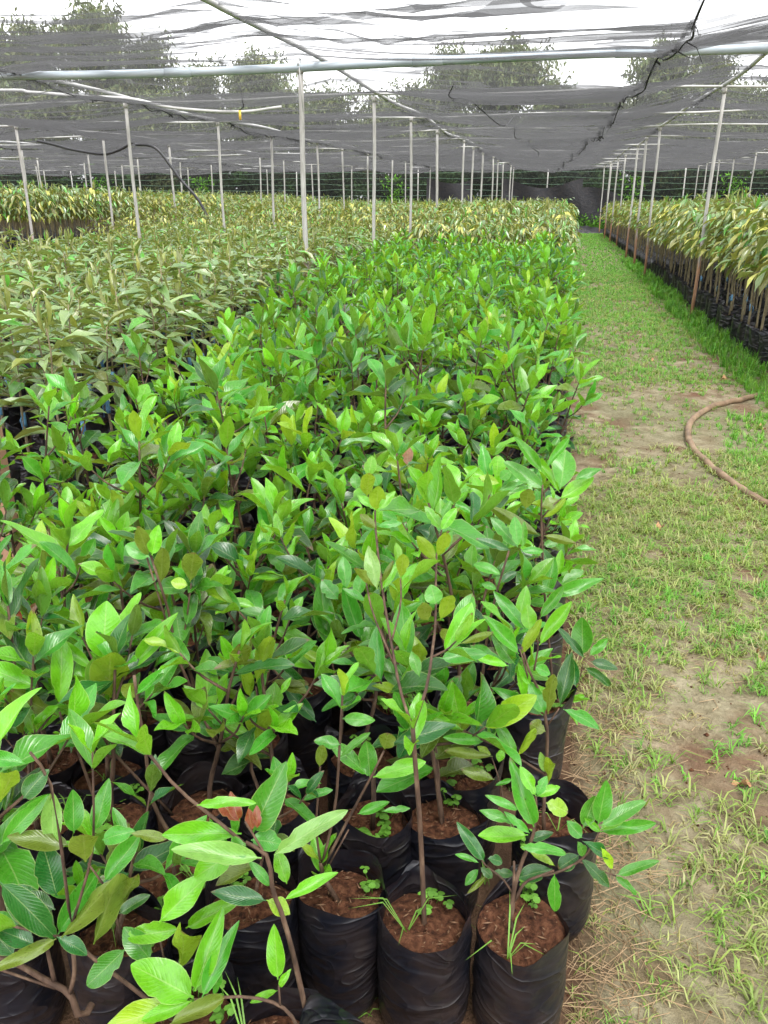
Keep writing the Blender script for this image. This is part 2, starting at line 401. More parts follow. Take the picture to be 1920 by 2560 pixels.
for k, y in enumerate(LY):
    m = MB(); xs = np.arange(-33, 12.1, .5)
    m.tube(np.stack([xs, y + .04 * np.sin(xs * .7 + k), float(HY(y)) + .012 + .02 * np.sin(xs * 1.5 + k * 2)], 1), .017, .017, 8)
    b = m.build('roof_bar', M['conduit'])
    props(b, ['thin white roof bar across the shade house, first one behind the thick pipe', 'thin white roof bar across the shade house, second one behind the thick pipe'][k] if k < 2 else 'thin white roof bar across the shade house, %s one behind the thick pipe' % ORD[k], 'bar')
for k, x in enumerate(LX):
    m = MB(); ys = np.arange(-3 if x > -12 else 10, 46.1, .5)
    m.tube(np.stack([x + .05 * np.sin(ys * .5 + k), ys, HY(ys) + .05 + .03 * np.sin(ys * .9 + k * 1.7)], 1), .024, .024, 8)
    b = m.build('roof_purlin', M['conduit'])
    props(b, {-2.68: 'white roof pipe running away over the middle post row', 1.86: 'white roof pipe running away over the posts by the path'}.get(x, 'white roof pipe running away over the left post rows' if x < 0 else 'white roof pipe running away over the right saplings'),
          'pipe', None if x in (-2.68, 1.86) else ('left roof pipes' if x < 0 else 'right roof pipes'))
# thick plastic pipe across the front
e = empty('thick_pipe', (-2.72, 9.55, 2.885)); props(e, 'thick pale blue-grey plastic pipe slung across the roof in front', 'pipe')
m = MB(); xs = np.linspace(-13, 8, 60); m.tube(np.stack([xs + 2.72, .01 * np.sin(xs), .035 * np.sin(xs * .55 + 1.0) - .004 * xs - .01], 1), .045, .045, 16); m.build('pipe', M['pvc'], e)
for xj in (-4.35, -1.52, .55):
    m = MB(); q = xj; m.tube([(q + 2.72 + d, .01 * math.sin(q + d), .035 * math.sin((q + d) * .55 + 1) - .004 * (q + d) - .01) for d in (-.16, 0, .16)], .051, .051, 16); m.build('socket', M['pvc'], e)
m = MB()
for dz in (0, .013):
    th = np.linspace(0, 6.3, 16); m.tube(np.stack([0 * th - .22 + dz, .051 * np.cos(th), .051 * np.sin(th) + .02], 1), .005, .005, 5)
m.tube([(-.2, -.05, -.02), (-.19, -.06, -.2), (-.17, -.06, -.46)], .007, .004, 6)
m.build('cable_tie', M['conduit'], e)

# ------------------------------------------------------------------ shade nets overhead: sagging, rippled cloth
ROWS = np.array([-3.5, 2.2, 5.9, 9.62] + LY + [48.0])
COLS = np.array([-36.0] + LX + [15.0])
def net_z(X, Y, seed):
    iy = np.clip(np.searchsorted(ROWS, Y) - 1, 0, len(ROWS) - 2); v = (Y - ROWS[iy]) / (ROWS[iy + 1] - ROWS[iy])
    ix = np.clip(np.searchsorted(COLS, X) - 1, 0, len(COLS) - 2); u = (X - COLS[ix]) / (COLS[ix + 1] - COLS[ix])
    g = np.random.default_rng(3).uniform(.14, .30, (len(ROWS), len(COLS)))
    g[:, 8] = np.linspace(.40, .16, len(ROWS)); g[:, 7] *= 1.15; g[3, 8] = .26; g[2, :] *= .4; g[2, 8] = .20
    sag = g[iy, ix] * (4 * v * (1 - v)) ** .65 * (.22 + .78 * (4 * u * (1 - u)) ** .9)
    z = HY(Y) + .095 + .03 * np.sin(X * .9) - sag - .05 * np.clip((Y - 40) / 8, 0, 1)
    # ripples run across the shade house, arcing where the cloth is gathered
    warp = Y + .5 * (vnoise(X, Y, seed + 5, .35) - .5) * 2 + .16 * np.sin(X * .8 + seed) + .25 * (u - .5) ** 2
    amp = .006 + .026 * np.clip(vnoise(X, Y, seed + 6, .45) - .33, 0, 1) * 2
    r = np.sin(warp * 2 * np.pi / .33 + 3 * vnoise(X, Y, seed + 7, .6)) + .6 * np.sin(warp * 2 * np.pi / .21 + 5 * vnoise(X, Y, seed + 8, .9)) + .8 * np.sin(warp * 2 * np.pi / .74 + 4 * vnoise(X, Y, seed + 9, .3))
    return z + amp * r
def seam_x(y): return .86 - .036 * (y - 7) + .05 * np.sin(y * .9) + .015 * np.sin(y * 2.6)
def make_net(x0, x1, label, seed, ymin=-3.5):
    ys = graded([(ymin, 6, .14), (6, 22, .042), (22, 47.4, .075)])
    n = max(8, int((( x1(20) if callable(x1) else x1) - (x0(20) if callable(x0) else x0)) / .34))
    uu = np.linspace(0, 1, n)
    X = np.array([(x0(y) if callable(x0) else x0) * (1 - uu) + (x1(y) if callable(x1) else x1) * uu for y in ys]); Y = np.repeat(ys[:, None], n, 1)
    Z = net_z(X, Y, seed) + .006 * (seed % 3)
    edge = np.exp(-np.minimum(uu, 1 - uu)[None, :] * n * .55)
    Z = Z - edge * (.05 + .09 * np.abs(np.sin(Y * 2.1 + seed)) * vnoise(X, Y, seed, 1.5))
    i = np.arange(len(ys) * n).reshape(len(ys), n)
    Q = np.stack([i[:-1, :-1], i[:-1, 1:], i[1:, 1:], i[1:, :-1]], -1).reshape(-1, 4)
    e = empty('shade_net', (0, 0, 0)); props(e, label, 'shade net')
    obj('cloth', mesh('cloth', np.stack([X, Y, Z], -1), Q, None, M['net']), e)
    return e, ys, X, Z
n1, ys, X, Z = make_net(-36, -14.7, 'grey shade net over the farthest left beds', 31, 8)
n2, ys2, X2, Z2 = make_net(-14.75, -6.3, 'grey shade net over the left posts, edged with knotted ties', 32, 4)
n3, ys3, X3, Z3 = make_net(-6.4, seam_x, 'widest sagging grey shade net between middle post row and ragged seam', 33)
n4, ys4, X4, Z4 = make_net(lambda y: seam_x(y) - .05, 15, 'grey shade net right of the ragged seam, over the path and right saplings', 34)
def ragged_seam(parent, ysv, xv, zv, seed, y0=6.0, y1=40):
    r = random.Random(seed); m = MB()
    k = [(x, y, z) for x, y, z in zip(xv, ysv, zv) if y0 < y < y1][::8]
    k = [(x + r.uniform(-.02, .02), y, z - r.uniform(0, .02)) for x, y, z in k]
    kk = spline(k, len(k) * 4); m.tube(kk, .007, .007, 6, rad=[.0065 * (.6 + 1.3 * vnoise(np.array([q * .31]), np.array([seed * 1.0]), 9, 1.0)[0]) for q in range(len(kk))])
    for (x, y, z) in k:
        if r.random() < .45:
            a = r.uniform(0, 6.28); l = r.uniform(.03, .16)
            m.tube([(x, y, z), (x + l * .6 * math.cos(a), y + l * .3 * math.sin(a), z - l * .3), (x + l * math.cos(a), y + l * .5 * math.sin(a), z - l * r.uniform(.2, 1.2))], .006, .002, 5)
        if r.random() < .14:   # a knot of bunched cloth
            for q in range(4):
                a = r.uniform(0, 6.28); m.tube([(x, y, z), (x + .05 * math.cos(a), y + .05 * math.sin(a), z - .05 * r.random())], .014, .006, 6)
    m.build('seam_cord', M['cord'], parent)
ragged_seam(n3, ys3, X3[:, -1], Z3[:, -1] - .02, 3)
ragged_seam(n2, ys2, X2[:, -1], Z2[:, -1] - .02, 4, 8, 44)
ragged_seam(n2, ys2, X2[:, 2], Z2[:, 2] - .03, 5, 12, 44)
# loose lacing line half-way across the widest net
k = np.array([(-1.35, 10.3), (-1.5, 11.2), (-1.35, 12.2), (-1.05, 14.0), (-.95, 15.5), (-1.02, 17.2), (-.85, 19.2), (-.95, 21.5), (-.8, 24), (-.9, 27)])
kk = spline(np.column_stack([k, net_z(k[:, 0], k[:, 1], 33) - .03]), 60)
m = MB(); m.tube(kk, .007, .007, 6); m.build('lacing', M['cord'], n3)

# conduit drooping under the roof on the left, and pipes of the watering line
m = MB(); m.tube(spline([(-13.5, 11.4, 3.0), (-8.27, 11.5, 2.99), (-7.49, 11.5, 2.95), (-6.67, 11.5, 2.88), (-6.0, 11.55, 2.84), (-5.4, 11.6, 2.72), (-4.5, 11.7, 2.66), (-3.9, 11.8, 2.72)], 40), .02, .02, 8)
props(m.build('drooping_conduit', M['conduit']), 'bent white conduit drooping below the net at upper left', 'conduit')
m = MB(); m.tube(spline([(-12.4, 19, 2.86), (-12.0, 19, 2.78), (-11.5, 19, 2.66), (-10.75, 19, 2.56), (-10.3, 19, 2.64), (-9.9, 19, 2.82)], 30), .03, .03, 10)
props(m.build('hanging_pipe', M['black_hose']), 'sagging black pipe hung like a smile under the net at left', 'pipe')
m = MB(); m.tube(spline([(-10.9, 21, 2.88), (-10.55, 21, 2.86), (-10.25, 21, 2.7), (-9.75, 21, 2.05), (-9.25, 21, 1.48), (-8.9, 21, .6), (-8.85, 21, .02)], 30), .035, .035, 10)
props(m.build('slanting_pipe', M['black_hose']), 'black pipe slanting down from the roof into the left bed', 'pipe')
e = empty('hanging_tag', (-4.05, 10.6, 2.52)); props(e, 'small yellow tag dangling from the net left of the nearest post', 'tag')
m = MB(); m.box((-.014, -.005, -.06), (.014, .005, .05)); m.build('strip', M['yellow'], e)
m = MB(); m.tube([(0, 0, .05), (.05, .01, .09), (.02, 0, .32)], .008, .008, 6); m.build('tie', M['cord'], e)

# ------------------------------------------------------------------ back fence of black net, its wires and posts
fe = empty('back_fence', (0, 47.6, 0)); props(fe, 'dark net fence with pale green wires closing the far end', 'fence')
fx = np.arange(-52, 22, .3); fz = np.linspace(-.02, 3.35, 14)
FX, FZ = np.meshgrid(fx, fz); FY = .12 * np.sin(FX * 1.1) + .1 * (vnoise(FX, FZ, 41, .9) - .5) + .04 * np.sin(FX * 6 + FZ)
i = np.arange(FX.size).reshape(FX.shape)
obj('cloth', mesh('cloth', np.stack([FX, FY, FZ], -1), np.stack([i[:-1, :-1], i[:-1, 1:], i[1:, 1:], i[1:, :-1]], -1).reshape(-1, 4), None, M['fence_net']), fe)
for q, z in enumerate((1.5, 1.8, 2.1, 2.4, 2.7, 3.0)):
    m = MB(); m.tube(np.stack([fx, -.22 + .05 * np.sin(fx * .8 + q), z + .03 * np.sin(fx * 1.7 + q * 2) + .03 * vnoise(fx, fx * 0, q, 1.3)], 1), .008, .008, 5); m.build('wire', M['wire'], fe)
for x in np.arange(-50, 21, 7.0):
    m = MB(); m.tube([(x, -.15, 0), (x + rnd.uniform(-.05, .05), -.15, 3.3)], .035, .03, 8); m.build('fence_post', M['post'], fe)
# doubled black sheeting hung on parts of the fence
for (a, b, z0, z1) in ((-7.5, -4.9, .2, 2.7), (-3.4, .9, 0, 2.45), (.8, 3.0, 0, 2.0)):
    xx = np.arange(a, b, .25); zz = np.linspace(z0, z1, 9); AX, AZ = np.meshgrid(xx, zz); AZ = AZ + np.where(AZ > (z0 + z1) / 2, .25 * np.sin(AX * 1.3), 0)
    i = np.arange(AX.size).reshape(AX.shape)
    obj('sheeting', mesh('sheeting', np.stack([AX, -.3 + .06 * np.sin(AX * 3 + AZ * 2), AZ], -1), np.stack([i[:-1, :-1], i[:-1, 1:], i[1:, 1:], i[1:, :-1]], -1).reshape(-1, 4), None, M['bag']), fe)
# heap of folded sheeting at the path end
hx = np.linspace(-1.6, 2.6, 60); hy = np.linspace(44.9, 46.6, 24); AX, AY = np.meshgrid(hx, hy)
env = np.clip(1 - ((AX - .5) / 2.1) ** 2, 0, 1) * np.clip(1 - ((AY - 45.75) / .85) ** 2, 0, 1)
AZ = env ** .5 * (.16 + .3 * (vnoise(AX, AY, 51, 2.2)) * env + .08 * vnoise(AX, AY, 52, 6)) - .02
i = np.arange(AX.size).reshape(AX.shape)
props(obj('sheeting_heap', mesh('sheeting_heap', np.stack([AX, AY, AZ], -1), np.stack([i[:-1, :-1], i[:-1, 1:], i[1:, 1:], i[1:, :-1]], -1).reshape(-1, 4), None, M['bag'])), 'crumpled heap of black sheeting at the far end of the path', 'sheeting')

# ------------------------------------------------------------------ trees and undergrowth beyond the fence
def blade_cloud(P, D, L, Wd, cols, r):
    """a small kite of two triangles for every leaf spray"""
    n = len(P); s = np.cross(D, r.normal(size=(n, 3))); s /= np.linalg.norm(s, axis=1)[:, None] + 1e-9
    V = np.stack([P, P + D * (L * .45)[:, None] + s * Wd[:, None], P + D * L[:, None], P + D * (L * .45)[:, None] - s * Wd[:, None]], 1).reshape(-1, 3)
    Q = np.arange(n * 4).reshape(n, 4); return V, Q, np.repeat(cols, 4, 0)
def tree_variant(seed, h, wid, nclump):
    r = np.random.default_rng(seed); tm = MB()
    zz = np.linspace(0, h * .95, 10); bx = np.cumsum(r.normal(0, .09, 10)); by = np.cumsum(r.normal(0, .09, 10)); bx -= bx[0]; by -= by[0]
    tr = np.stack([bx, by, zz], 1); tm.tube(tr, .16, .03, 8)
    P = []; tips = []
    for k in range(26):
        t = r.uniform(.22, .97); i = min(8, int(t * 9)); p0 = tr[i] + (tr[i + 1] - tr[i]) * (t * 9 - i)
        a = r.uniform(0, 6.28); rad = wid * math.sin(math.pi * (.12 + .8 * t)) ** .8 * r.uniform(.35, 1.15)
        p1 = p0 + np.array([math.cos(a) * rad, math.sin(a) * rad, rad * r.uniform(.3, 1.0)])
        mid = (p0 + p1) / 2 + np.array([0, 0, .12 * rad]); tm.tube([p0, mid, p1], .045 * (1.1 - t), .012, 5)
        tips += [p1, mid, p0 * .3 + p1 * .7]
    tips = np.array(tips); ctr = tips[r.integers(0, len(tips), nclump)] + r.normal(0, .42, (nclump, 3))
    per = 24; n = nclump * per
    shade = np.repeat(r.uniform(.55, 1.35, nclump), per)
    P = np.repeat(ctr, per, 0) + r.normal(0, .26, (n, 3))
    D = r.normal(0, .55, (n, 3)) + np.array([0, 0, r.choice([-.75, .35])]); D /= np.linalg.norm(D, axis=1)[:, None]
    base = np.array([[.10, .125, .05], [.085, .12, .05], [.13, .145, .06]])[r.integers(0, 3, n)] * shade[:, None]
    V, Q, C = blade_cloud(P, D, r.uniform(.25, .6, n), r.uniform(.035, .08, n), np.column_stack([base, np.ones(n)]), r)
    return tm.mesh('trunk', M['trunk']), mesh('crown', V, Q, None, M['tree_leaf'], col=C)
TV = [tree_variant(s, h, wd, nc) for s, h, wd, nc in ((1, 12, 2.8, 420), (2, 10, 2.6, 380), (3, 9, 3.1, 420), (4, 11, 2.2, 380))]
trees = [(-46, 56, 1.5, 0), (-42, 60, 1.45, 2), (-37.2, 57, 1.18, 3), (-34, 62, 1.12, 1), (-31.4, 56, 1.15, 0), (-29.6, 61, 1.12, 3), (-27, 56, .86, 2), (-24.6, 58, 1.0, 1), (-22, 62, .95, 0), (-20, 56, .92, 3), (-17.5, 58, .88, 2), (-15, 56, .82, 1),
         (-12.4, 60, .8, 2), (-10, 57, .78, 3), (-7.2, 56, .86, 0), (-5, 60, .98, 3), (-3.4, 57, .90, 0), (-1.2, 58, .84, 1), (.8, 57, .8, 2), (3.2, 60, .82, 2), (5.4, 57, .88, 0), (7.6, 58, .9, 3), (10, 60, .82, 1), (12.6, 57, .9, 2), (16, 60, 1.0, 0)] + [(-48 + 3.1 * q + .7 * math.sin(q * 2.3), 63 + 2 * math.sin(q * 1.7), .74 + .1 * math.sin(q * 3.1), q % 4) for q in range(22)]
for k, (x, y, s, v) in enumerate(trees):
    e = empty('background_tree', (x, y, -.05), rnd.uniform(0, 6.28))
    if k == 0: props(e, 'tallest tree, cut by the upper left corner, seen through the net', 'tree')
    elif k in (2, 4): props(e, ['feathery pointed tree left of the twin tops beyond the net', 'feathery tree with bright gap on its left, beyond the net'][k // 4], 'tree')
    else: props(e, 'feathery tree in the belt beyond the back fence' + (', left of the middle posts' if x < -8 else ', behind the path'), 'tree', 'tree belt left' if x < -8 else 'tree belt behind the path')
    sc_ = s
    for nm, me in zip(('trunk', 'crown'), TV[v]):
        o = obj(nm, me, e); o.scale = (sc_ * rnd.uniform(.9, 1.15), sc_ * rnd.uniform(.9, 1.15), sc_)
r = np.random.default_rng(61); n = 46000
P = np.column_stack([r.uniform(-50, 20, n), r.uniform(48.4, 51.5, n), r.uniform(0, 1, n) ** .8 * 3.2])
P[:, 2] *= .55 + .7 * vnoise(P[:, 0], P[:, 1], 62, .5)
D = r.normal(0, .6, (n, 3)); D[:, 2] -= .3; D /= np.linalg.norm(D, axis=1)[:, None]
cb = np.where(vnoise(P[:, 0], P[:, 2], 63, .7)[:, None] > .5, [[.035, .085, .016]], [[.015, .035, .01]]) * r.uniform(.6, 1.4, (n, 1))
V, Q, C = blade_cloud(P, D, r.uniform(.18, .5, n), r.uniform(.05, .11, n), np.column_stack([cb, np.ones(n)]), r)
props(obj('undergrowth', mesh('undergrowth', V, Q, None, M['tree_leaf'], col=C)), 'dense green undergrowth pressing against the back of the fence', 'undergrowth', kind='stuff')
# weeds and creepers on the near side of the fence
n = 2600; P = np.column_stack([r.normal(.2, 2.2, n), r.normal(47.0, .18, n), np.abs(r.normal(0, .32, n))])
n2_ = 1500; cx = r.choice([-20.5, -9.2, 3.4, -27, 8.3], n2_)
P = np.vstack([P, np.column_stack([cx + r.normal(0, .35, n2_), r.normal(47.1, .1, n2_), r.uniform(.3, 2.8, n2_)])]); n = len(P)
D = r.normal(0, .6, (n, 3)); D[:, 2] += .4; D /= np.linalg.norm(D, axis=1)[:, None]
C0 = np.array([.10, .26, .03]) * r.uniform(.5, 1.4, (n, 1))
V, Q, C = blade_cloud(P, D, r.uniform(.1, .3, n), r.uniform(.02, .05, n), np.column_stack([C0, np.ones(n)]), r)
props(obj('creepers', mesh('creepers', V, Q, None, M['tree_leaf'], col=C)), 'bright green creepers and weeds along the foot of the fence', 'weeds', kind='stuff')
# foreground seedlings: name, bag position, leaves (base xyz, tip xyz, width, colour, side), stems (points, radii)
HERO = [
('H1',(0.02, 1.16),[(0.027,1.145,0.487,-0.016,1.162,0.593,0.035,'m',1),(0.025,1.147,0.553,0,1.155,0.598,0.022,'b',1),(0.027,1.157,0.545,0.04,1.166,0.577,0.019,'m',1),(0.029,1.174,0.53,0.064,1.191,0.544,0.019,'b',1),(-0.001,1.144,0.52,-0.054,1.144,0.542,0.016,'m',1),(-0.007,1.145,0.488,-0.062,1.142,0.511,0.019,'m',1),(0.02,1.144,0.474,-0.02,1.142,0.51,0.016,'m',1),(0.018,1.177,0.44,-0.064,1.153,0.439,0.033,'b',1),(0.021,1.173,0.434,0.059,1.187,0.442,0.019,'d',1),(0.006,1.145,0.439,0.084,1.164,0.427,0.024,'m',1),(0.044,1.17,0.522,0.082,1.172,0.508,0.035,'y',1),(0.066,1.184,0.364,0.01,1.171,0.347,0.034,'d',1),(0.069,1.153,0.384,0.074,1.139,0.311,0.026,'m',1),(0.069,1.177,0.379,0.029,1.178,0.403,0.017,'y',1),(-0.055,1.131,0.409,-0.099,1.141,0.468,0.025,'d',1),(-0.064,1.126,0.409,-0.1,1.123,0.425,0.012,'m',1),(-0.05,1.16,0.389,-0.022,1.167,0.381,0.02,'d',1),(-0.061,1.135,0.39,-0.039,1.134,0.372,0.017,'d',1),(-0.065,1.145,0.375,-0.086,1.135,0.345,0.017,'m',1),(-0.04,1.162,0.357,-0.004,1.171,0.351,0.017,'d',1),(-0.051,1.142,0.364,-0.081,1.127,0.335,0.011,'o',-1),(0.112,1.176,0.475,0.127,1.197,0.527,0.03,'m',1),(0.136,1.176,0.487,0.141,1.195,0.565,0.034,'m',1),(0.139,1.166,0.493,0.21,1.2,0.528,0.029,'m',1),(0.143,1.191,0.458,0.229,1.204,0.479,0.025,'m',1),(0.141,1.187,0.465,0.184,1.201,0.494,0.02,'b',1),(0.142,1.179,0.468,0.112,1.18,0.492,0.014,'b',1),(0.111,1.167,0.453,0.166,1.176,0.42,0.022,'d',1),(0.111,1.167,0.46,0.085,1.169,0.488,0.024,'m',1),(0.104,1.168,0.45,0.121,1.164,0.422,0.019,'m',1),(0.111,1.189,0.401,0.076,1.174,0.38,0.031,'d',1),(0.113,1.182,0.401,0.169,1.175,0.354,0.024,'d',1),(0.144,1.17,0.443,0.172,1.167,0.399,0.016,'y',1),(0.178,1.182,0.375,0.244,1.196,0.406,0.021,'m',1),(0.177,1.198,0.357,0.222,1.2,0.322,0.017,'m',1)],[([(-0.002,1.156,0.249),(0,1.156,0.29),(0.001,1.156,0.335),(0.011,1.158,0.396),(0.026,1.161,0.452),(0.028,1.162,0.51),(0.025,1.161,0.54)],0.0085,0.003),([(0.004,1.157,0.305),(0.019,1.16,0.346),(0.048,1.166,0.364),(0.069,1.17,0.375)],0.005,0.0025),([(0.048,1.166,0.362),(0.075,1.171,0.371),(0.111,1.179,0.396),(0.13,1.183,0.428),(0.14,1.185,0.462)],0.004,0.0025),([(0.111,1.179,0.396),(0.145,1.186,0.378),(0.179,1.193,0.362)],0.003,0.002),([(-0,1.156,0.328),(-0.001,1.156,0.357),(-0.003,1.155,0.396)],0.005,0.003),([(-0.001,1.156,0.32),(-0.022,1.151,0.357),(-0.051,1.145,0.385),(-0.06,1.143,0.4)],0.003,0.002)]),
('H2',(-0.16, 1.14),[(-0.279,1.278,0.85,-0.301,1.302,0.917,0.03,'p',1),(-0.278,1.284,0.848,-0.318,1.26,0.902,0.016,'o',-1),(-0.275,1.302,0.839,-0.247,1.331,0.891,0.014,'b',1),(-0.275,1.292,0.856,-0.255,1.286,0.899,0.011,'o',-1),(-0.237,1.28,0.877,-0.231,1.272,0.927,0.024,'y',-1),(-0.19,1.308,0.78,-0.202,1.294,0.828,0.03,'o',-1),(-0.169,1.318,0.781,-0.147,1.305,0.837,0.03,'y',-1),(-0.177,1.306,0.817,-0.186,1.311,0.849,0.035,'m',1),(-0.138,1.321,0.745,-0.119,1.353,0.816,0.039,'m',1),(-0.142,1.333,0.722,-0.167,1.322,0.76,0.023,'o',-1),(-0.13,1.304,0.742,-0.072,1.306,0.77,0.012,'o',-1),(-0.166,1.309,0.704,-0.087,1.329,0.711,0.034,'m',1),(-0.203,1.298,0.666,-0.22,1.311,0.706,0.023,'m',1),(-0.193,1.41,0.859,-0.226,1.393,0.909,0.026,'y',-1),(-0.188,1.395,0.872,-0.168,1.379,0.93,0.026,'y',-1),(-0.183,1.417,0.866,-0.167,1.43,0.909,0.017,'m',1),(-0.318,1.446,0.937,-0.31,1.43,0.991,0.035,'y',-1),(-0.323,1.459,0.932,-0.355,1.461,0.96,0.018,'b',1),(-0.309,1.43,0.945,-0.283,1.449,0.977,0.017,'b',1),(-0.332,1.43,0.969,-0.325,1.411,1.03,0.032,'y',-1),(-0.335,1.456,1,-0.331,1.467,1.038,0.026,'b',1),(-0.358,1.449,0.976,-0.362,1.457,1.004,0.023,'m',1),(-0.318,1.461,0.981,-0.325,1.465,1.004,0.029,'m',1),(-0.315,1.432,0.905,-0.341,1.422,0.932,0.02,'o',-1),(-0.314,1.44,0.905,-0.271,1.451,0.913,0.018,'m',1),(-0.193,1.488,0.889,-0.225,1.495,0.932,0.024,'b',1),(-0.189,1.452,0.904,-0.166,1.472,0.942,0.023,'b',1),(-0.192,1.474,0.921,-0.178,1.485,0.951,0.018,'m',1)],[([(-0.162,1.14,0.264),(-0.172,1.138,0.461),(-0.182,1.135,0.595),(-0.187,1.134,0.668)],0.0075,0.0055),([(-0.187,1.136,0.667),(-0.216,1.181,0.702),(-0.245,1.246,0.75),(-0.281,1.331,0.824),(-0.314,1.426,0.898),(-0.324,1.465,0.929)],0.0045,0.0025),([(-0.187,1.136,0.667),(-0.173,1.19,0.717),(-0.173,1.251,0.756),(-0.177,1.312,0.783),(-0.192,1.411,0.858),(-0.19,1.462,0.9)],0.0045,0.0025),([(-0.238,1.227,0.731),(-0.285,1.268,0.806),(-0.306,1.305,0.849)],0.003,0.002),([(-0.248,1.256,0.762),(-0.242,1.308,0.809),(-0.25,1.347,0.844)],0.003,0.002),([(-0.157,1.141,0.807),(-0.134,1.146,0.821),(-0.12,1.148,0.838)],0.003,0.002)]),
('H3',(-0.33, 1.16),[(-0.355,1.136,0.561,-0.345,1.127,0.609,0.022,'o',-1),(-0.275,1.191,0.507,-0.284,1.208,0.572,0.037,'m',1),(-0.279,1.185,0.514,-0.346,1.196,0.575,0.031,'m',1),(-0.267,1.181,0.516,-0.182,1.203,0.547,0.031,'b',1),(-0.296,1.176,0.431,-0.242,1.196,0.448,0.02,'m',1),(-0.243,1.165,0.593,-0.236,1.159,0.628,0.033,'o',-1),(-0.233,1.196,0.585,-0.134,1.216,0.626,0.039,'d',1),(-0.247,1.168,0.453,-0.201,1.184,0.455,0.014,'m',1),(-0.321,1.158,0.596,-0.365,1.153,0.6,0.025,'m',1),(-0.321,1.176,0.639,-0.268,1.188,0.636,0.025,'m',1),(-0.325,1.166,0.563,-0.279,1.186,0.606,0.014,'m',1)],[([(-0.338,1.158,0.178),(-0.359,1.154,0.286),(-0.364,1.153,0.324)],0.008,0.006),([(-0.364,1.153,0.317),(-0.37,1.152,0.409),(-0.359,1.154,0.546)],0.004,0.0025),([(-0.361,1.153,0.32),(-0.335,1.159,0.453),(-0.325,1.161,0.573),(-0.317,1.163,0.697)],0.0045,0.003),([(-0.358,1.154,0.317),(-0.311,1.164,0.427),(-0.271,1.172,0.519),(-0.246,1.178,0.58)],0.0045,0.0025),([(-0.356,1.155,0.301),(-0.311,1.164,0.402)],0.003,0.002)]),
('H5',(-0.31, 1.36),[],[]),
('H7',(0.08, 1.43),[(-0.124,1.38,0.499,-0.245,1.361,0.545,0.017,'b',1),(-0.134,1.384,0.521,-0.151,1.397,0.594,0.047,'b',1),(-0.129,1.394,0.52,-0.074,1.412,0.567,0.019,'b',1),(-0.129,1.405,0.48,-0.159,1.388,0.516,0.019,'y',-1),(-0.128,1.405,0.48,-0.117,1.398,0.519,0.022,'y',-1),(-0.083,1.387,0.472,-0.158,1.366,0.485,0.024,'m',1),(-0.078,1.408,0.463,-0.12,1.425,0.517,0.026,'d',1),(-0.074,1.416,0.458,-0.05,1.441,0.528,0.022,'d',1),(-0.065,1.413,0.454,-0.071,1.426,0.497,0.019,'b',1),(-0.016,1.397,0.442,-0.06,1.406,0.512,0.027,'m',1),(-0.013,1.396,0.44,0.013,1.386,0.511,0.014,'y',-1),(-0.067,1.418,0.418,-0.093,1.417,0.435,0.016,'y',1),(-0.062,1.38,0.444,-0.158,1.36,0.459,0.014,'o',-1),(-0.056,1.388,0.381,-0.117,1.375,0.405,0.026,'o',-1),(-0.054,1.396,0.359,-0.022,1.409,0.368,0.011,'m',1),(-0.049,1.387,0.426,-0.045,1.394,0.452,0.019,'b',1),(0.032,1.417,0.531,-0.063,1.425,0.579,0.028,'m',1),(0.034,1.402,0.547,0.004,1.41,0.603,0.031,'m',1),(0.04,1.408,0.5,0.007,1.4,0.519,0.034,'o',-1),(0.042,1.408,0.541,0.041,1.377,0.662,0.014,'o',-1),(-0.005,1.412,0.564,-0.023,1.423,0.638,0.02,'b',1),(0.066,1.447,0.539,0.077,1.474,0.638,0.035,'d',1),(0.072,1.43,0.543,0.149,1.429,0.516,0.028,'m',1),(0.048,1.42,0.389,0.034,1.433,0.429,0.019,'p',1),(0.055,1.424,0.359,0.052,1.398,0.453,0.016,'y',-1),(-0.015,1.407,0.728,-0.07,1.411,0.795,0.029,'m',1),(-0.023,1.405,0.674,-0.087,1.404,0.747,0.029,'m',1),(-0.03,1.423,0.639,-0.081,1.426,0.696,0.036,'m',1),(-0.02,1.409,0.669,0.01,1.392,0.748,0.023,'y',-1),(-0.006,1.402,0.731,-0.014,1.41,0.778,0.032,'b',1),(0.014,1.404,0.699,0.067,1.434,0.776,0.029,'b',1),(0.012,1.431,0.744,0.05,1.452,0.802,0.023,'m',1),(-0.041,1.386,0.656,-0.113,1.372,0.681,0.015,'b',1),(0.008,1.418,0.64,0.041,1.424,0.627,0.024,'m',1),(0.002,1.41,0.603,-0.023,1.421,0.638,0.018,'b',1)],[([(0.074,1.429,0.206),(0.053,1.424,0.24),(0.048,1.423,0.386),(0.044,1.422,0.486),(0.034,1.42,0.538),(0.02,1.417,0.589),(-0.001,1.413,0.632),(-0.019,1.409,0.688)],0.007,0.003),([(0.048,1.423,0.382),(-0.009,1.411,0.423),(-0.058,1.401,0.456),(-0.08,1.397,0.467),(-0.125,1.387,0.494)],0.004,0.0025),([(0.043,1.422,0.505),(0.063,1.426,0.546)],0.003,0.002),([(-0.031,1.407,0.298),(-0.047,1.403,0.37),(-0.064,1.4,0.425)],0.003,0.002),([(-0.002,1.413,0.615),(-0.017,1.41,0.666),(-0.023,1.408,0.683)],0.003,0.002),([(0.008,1.415,0.635),(0.012,1.416,0.683),(0.01,1.415,0.703)],0.003,0.002)]),
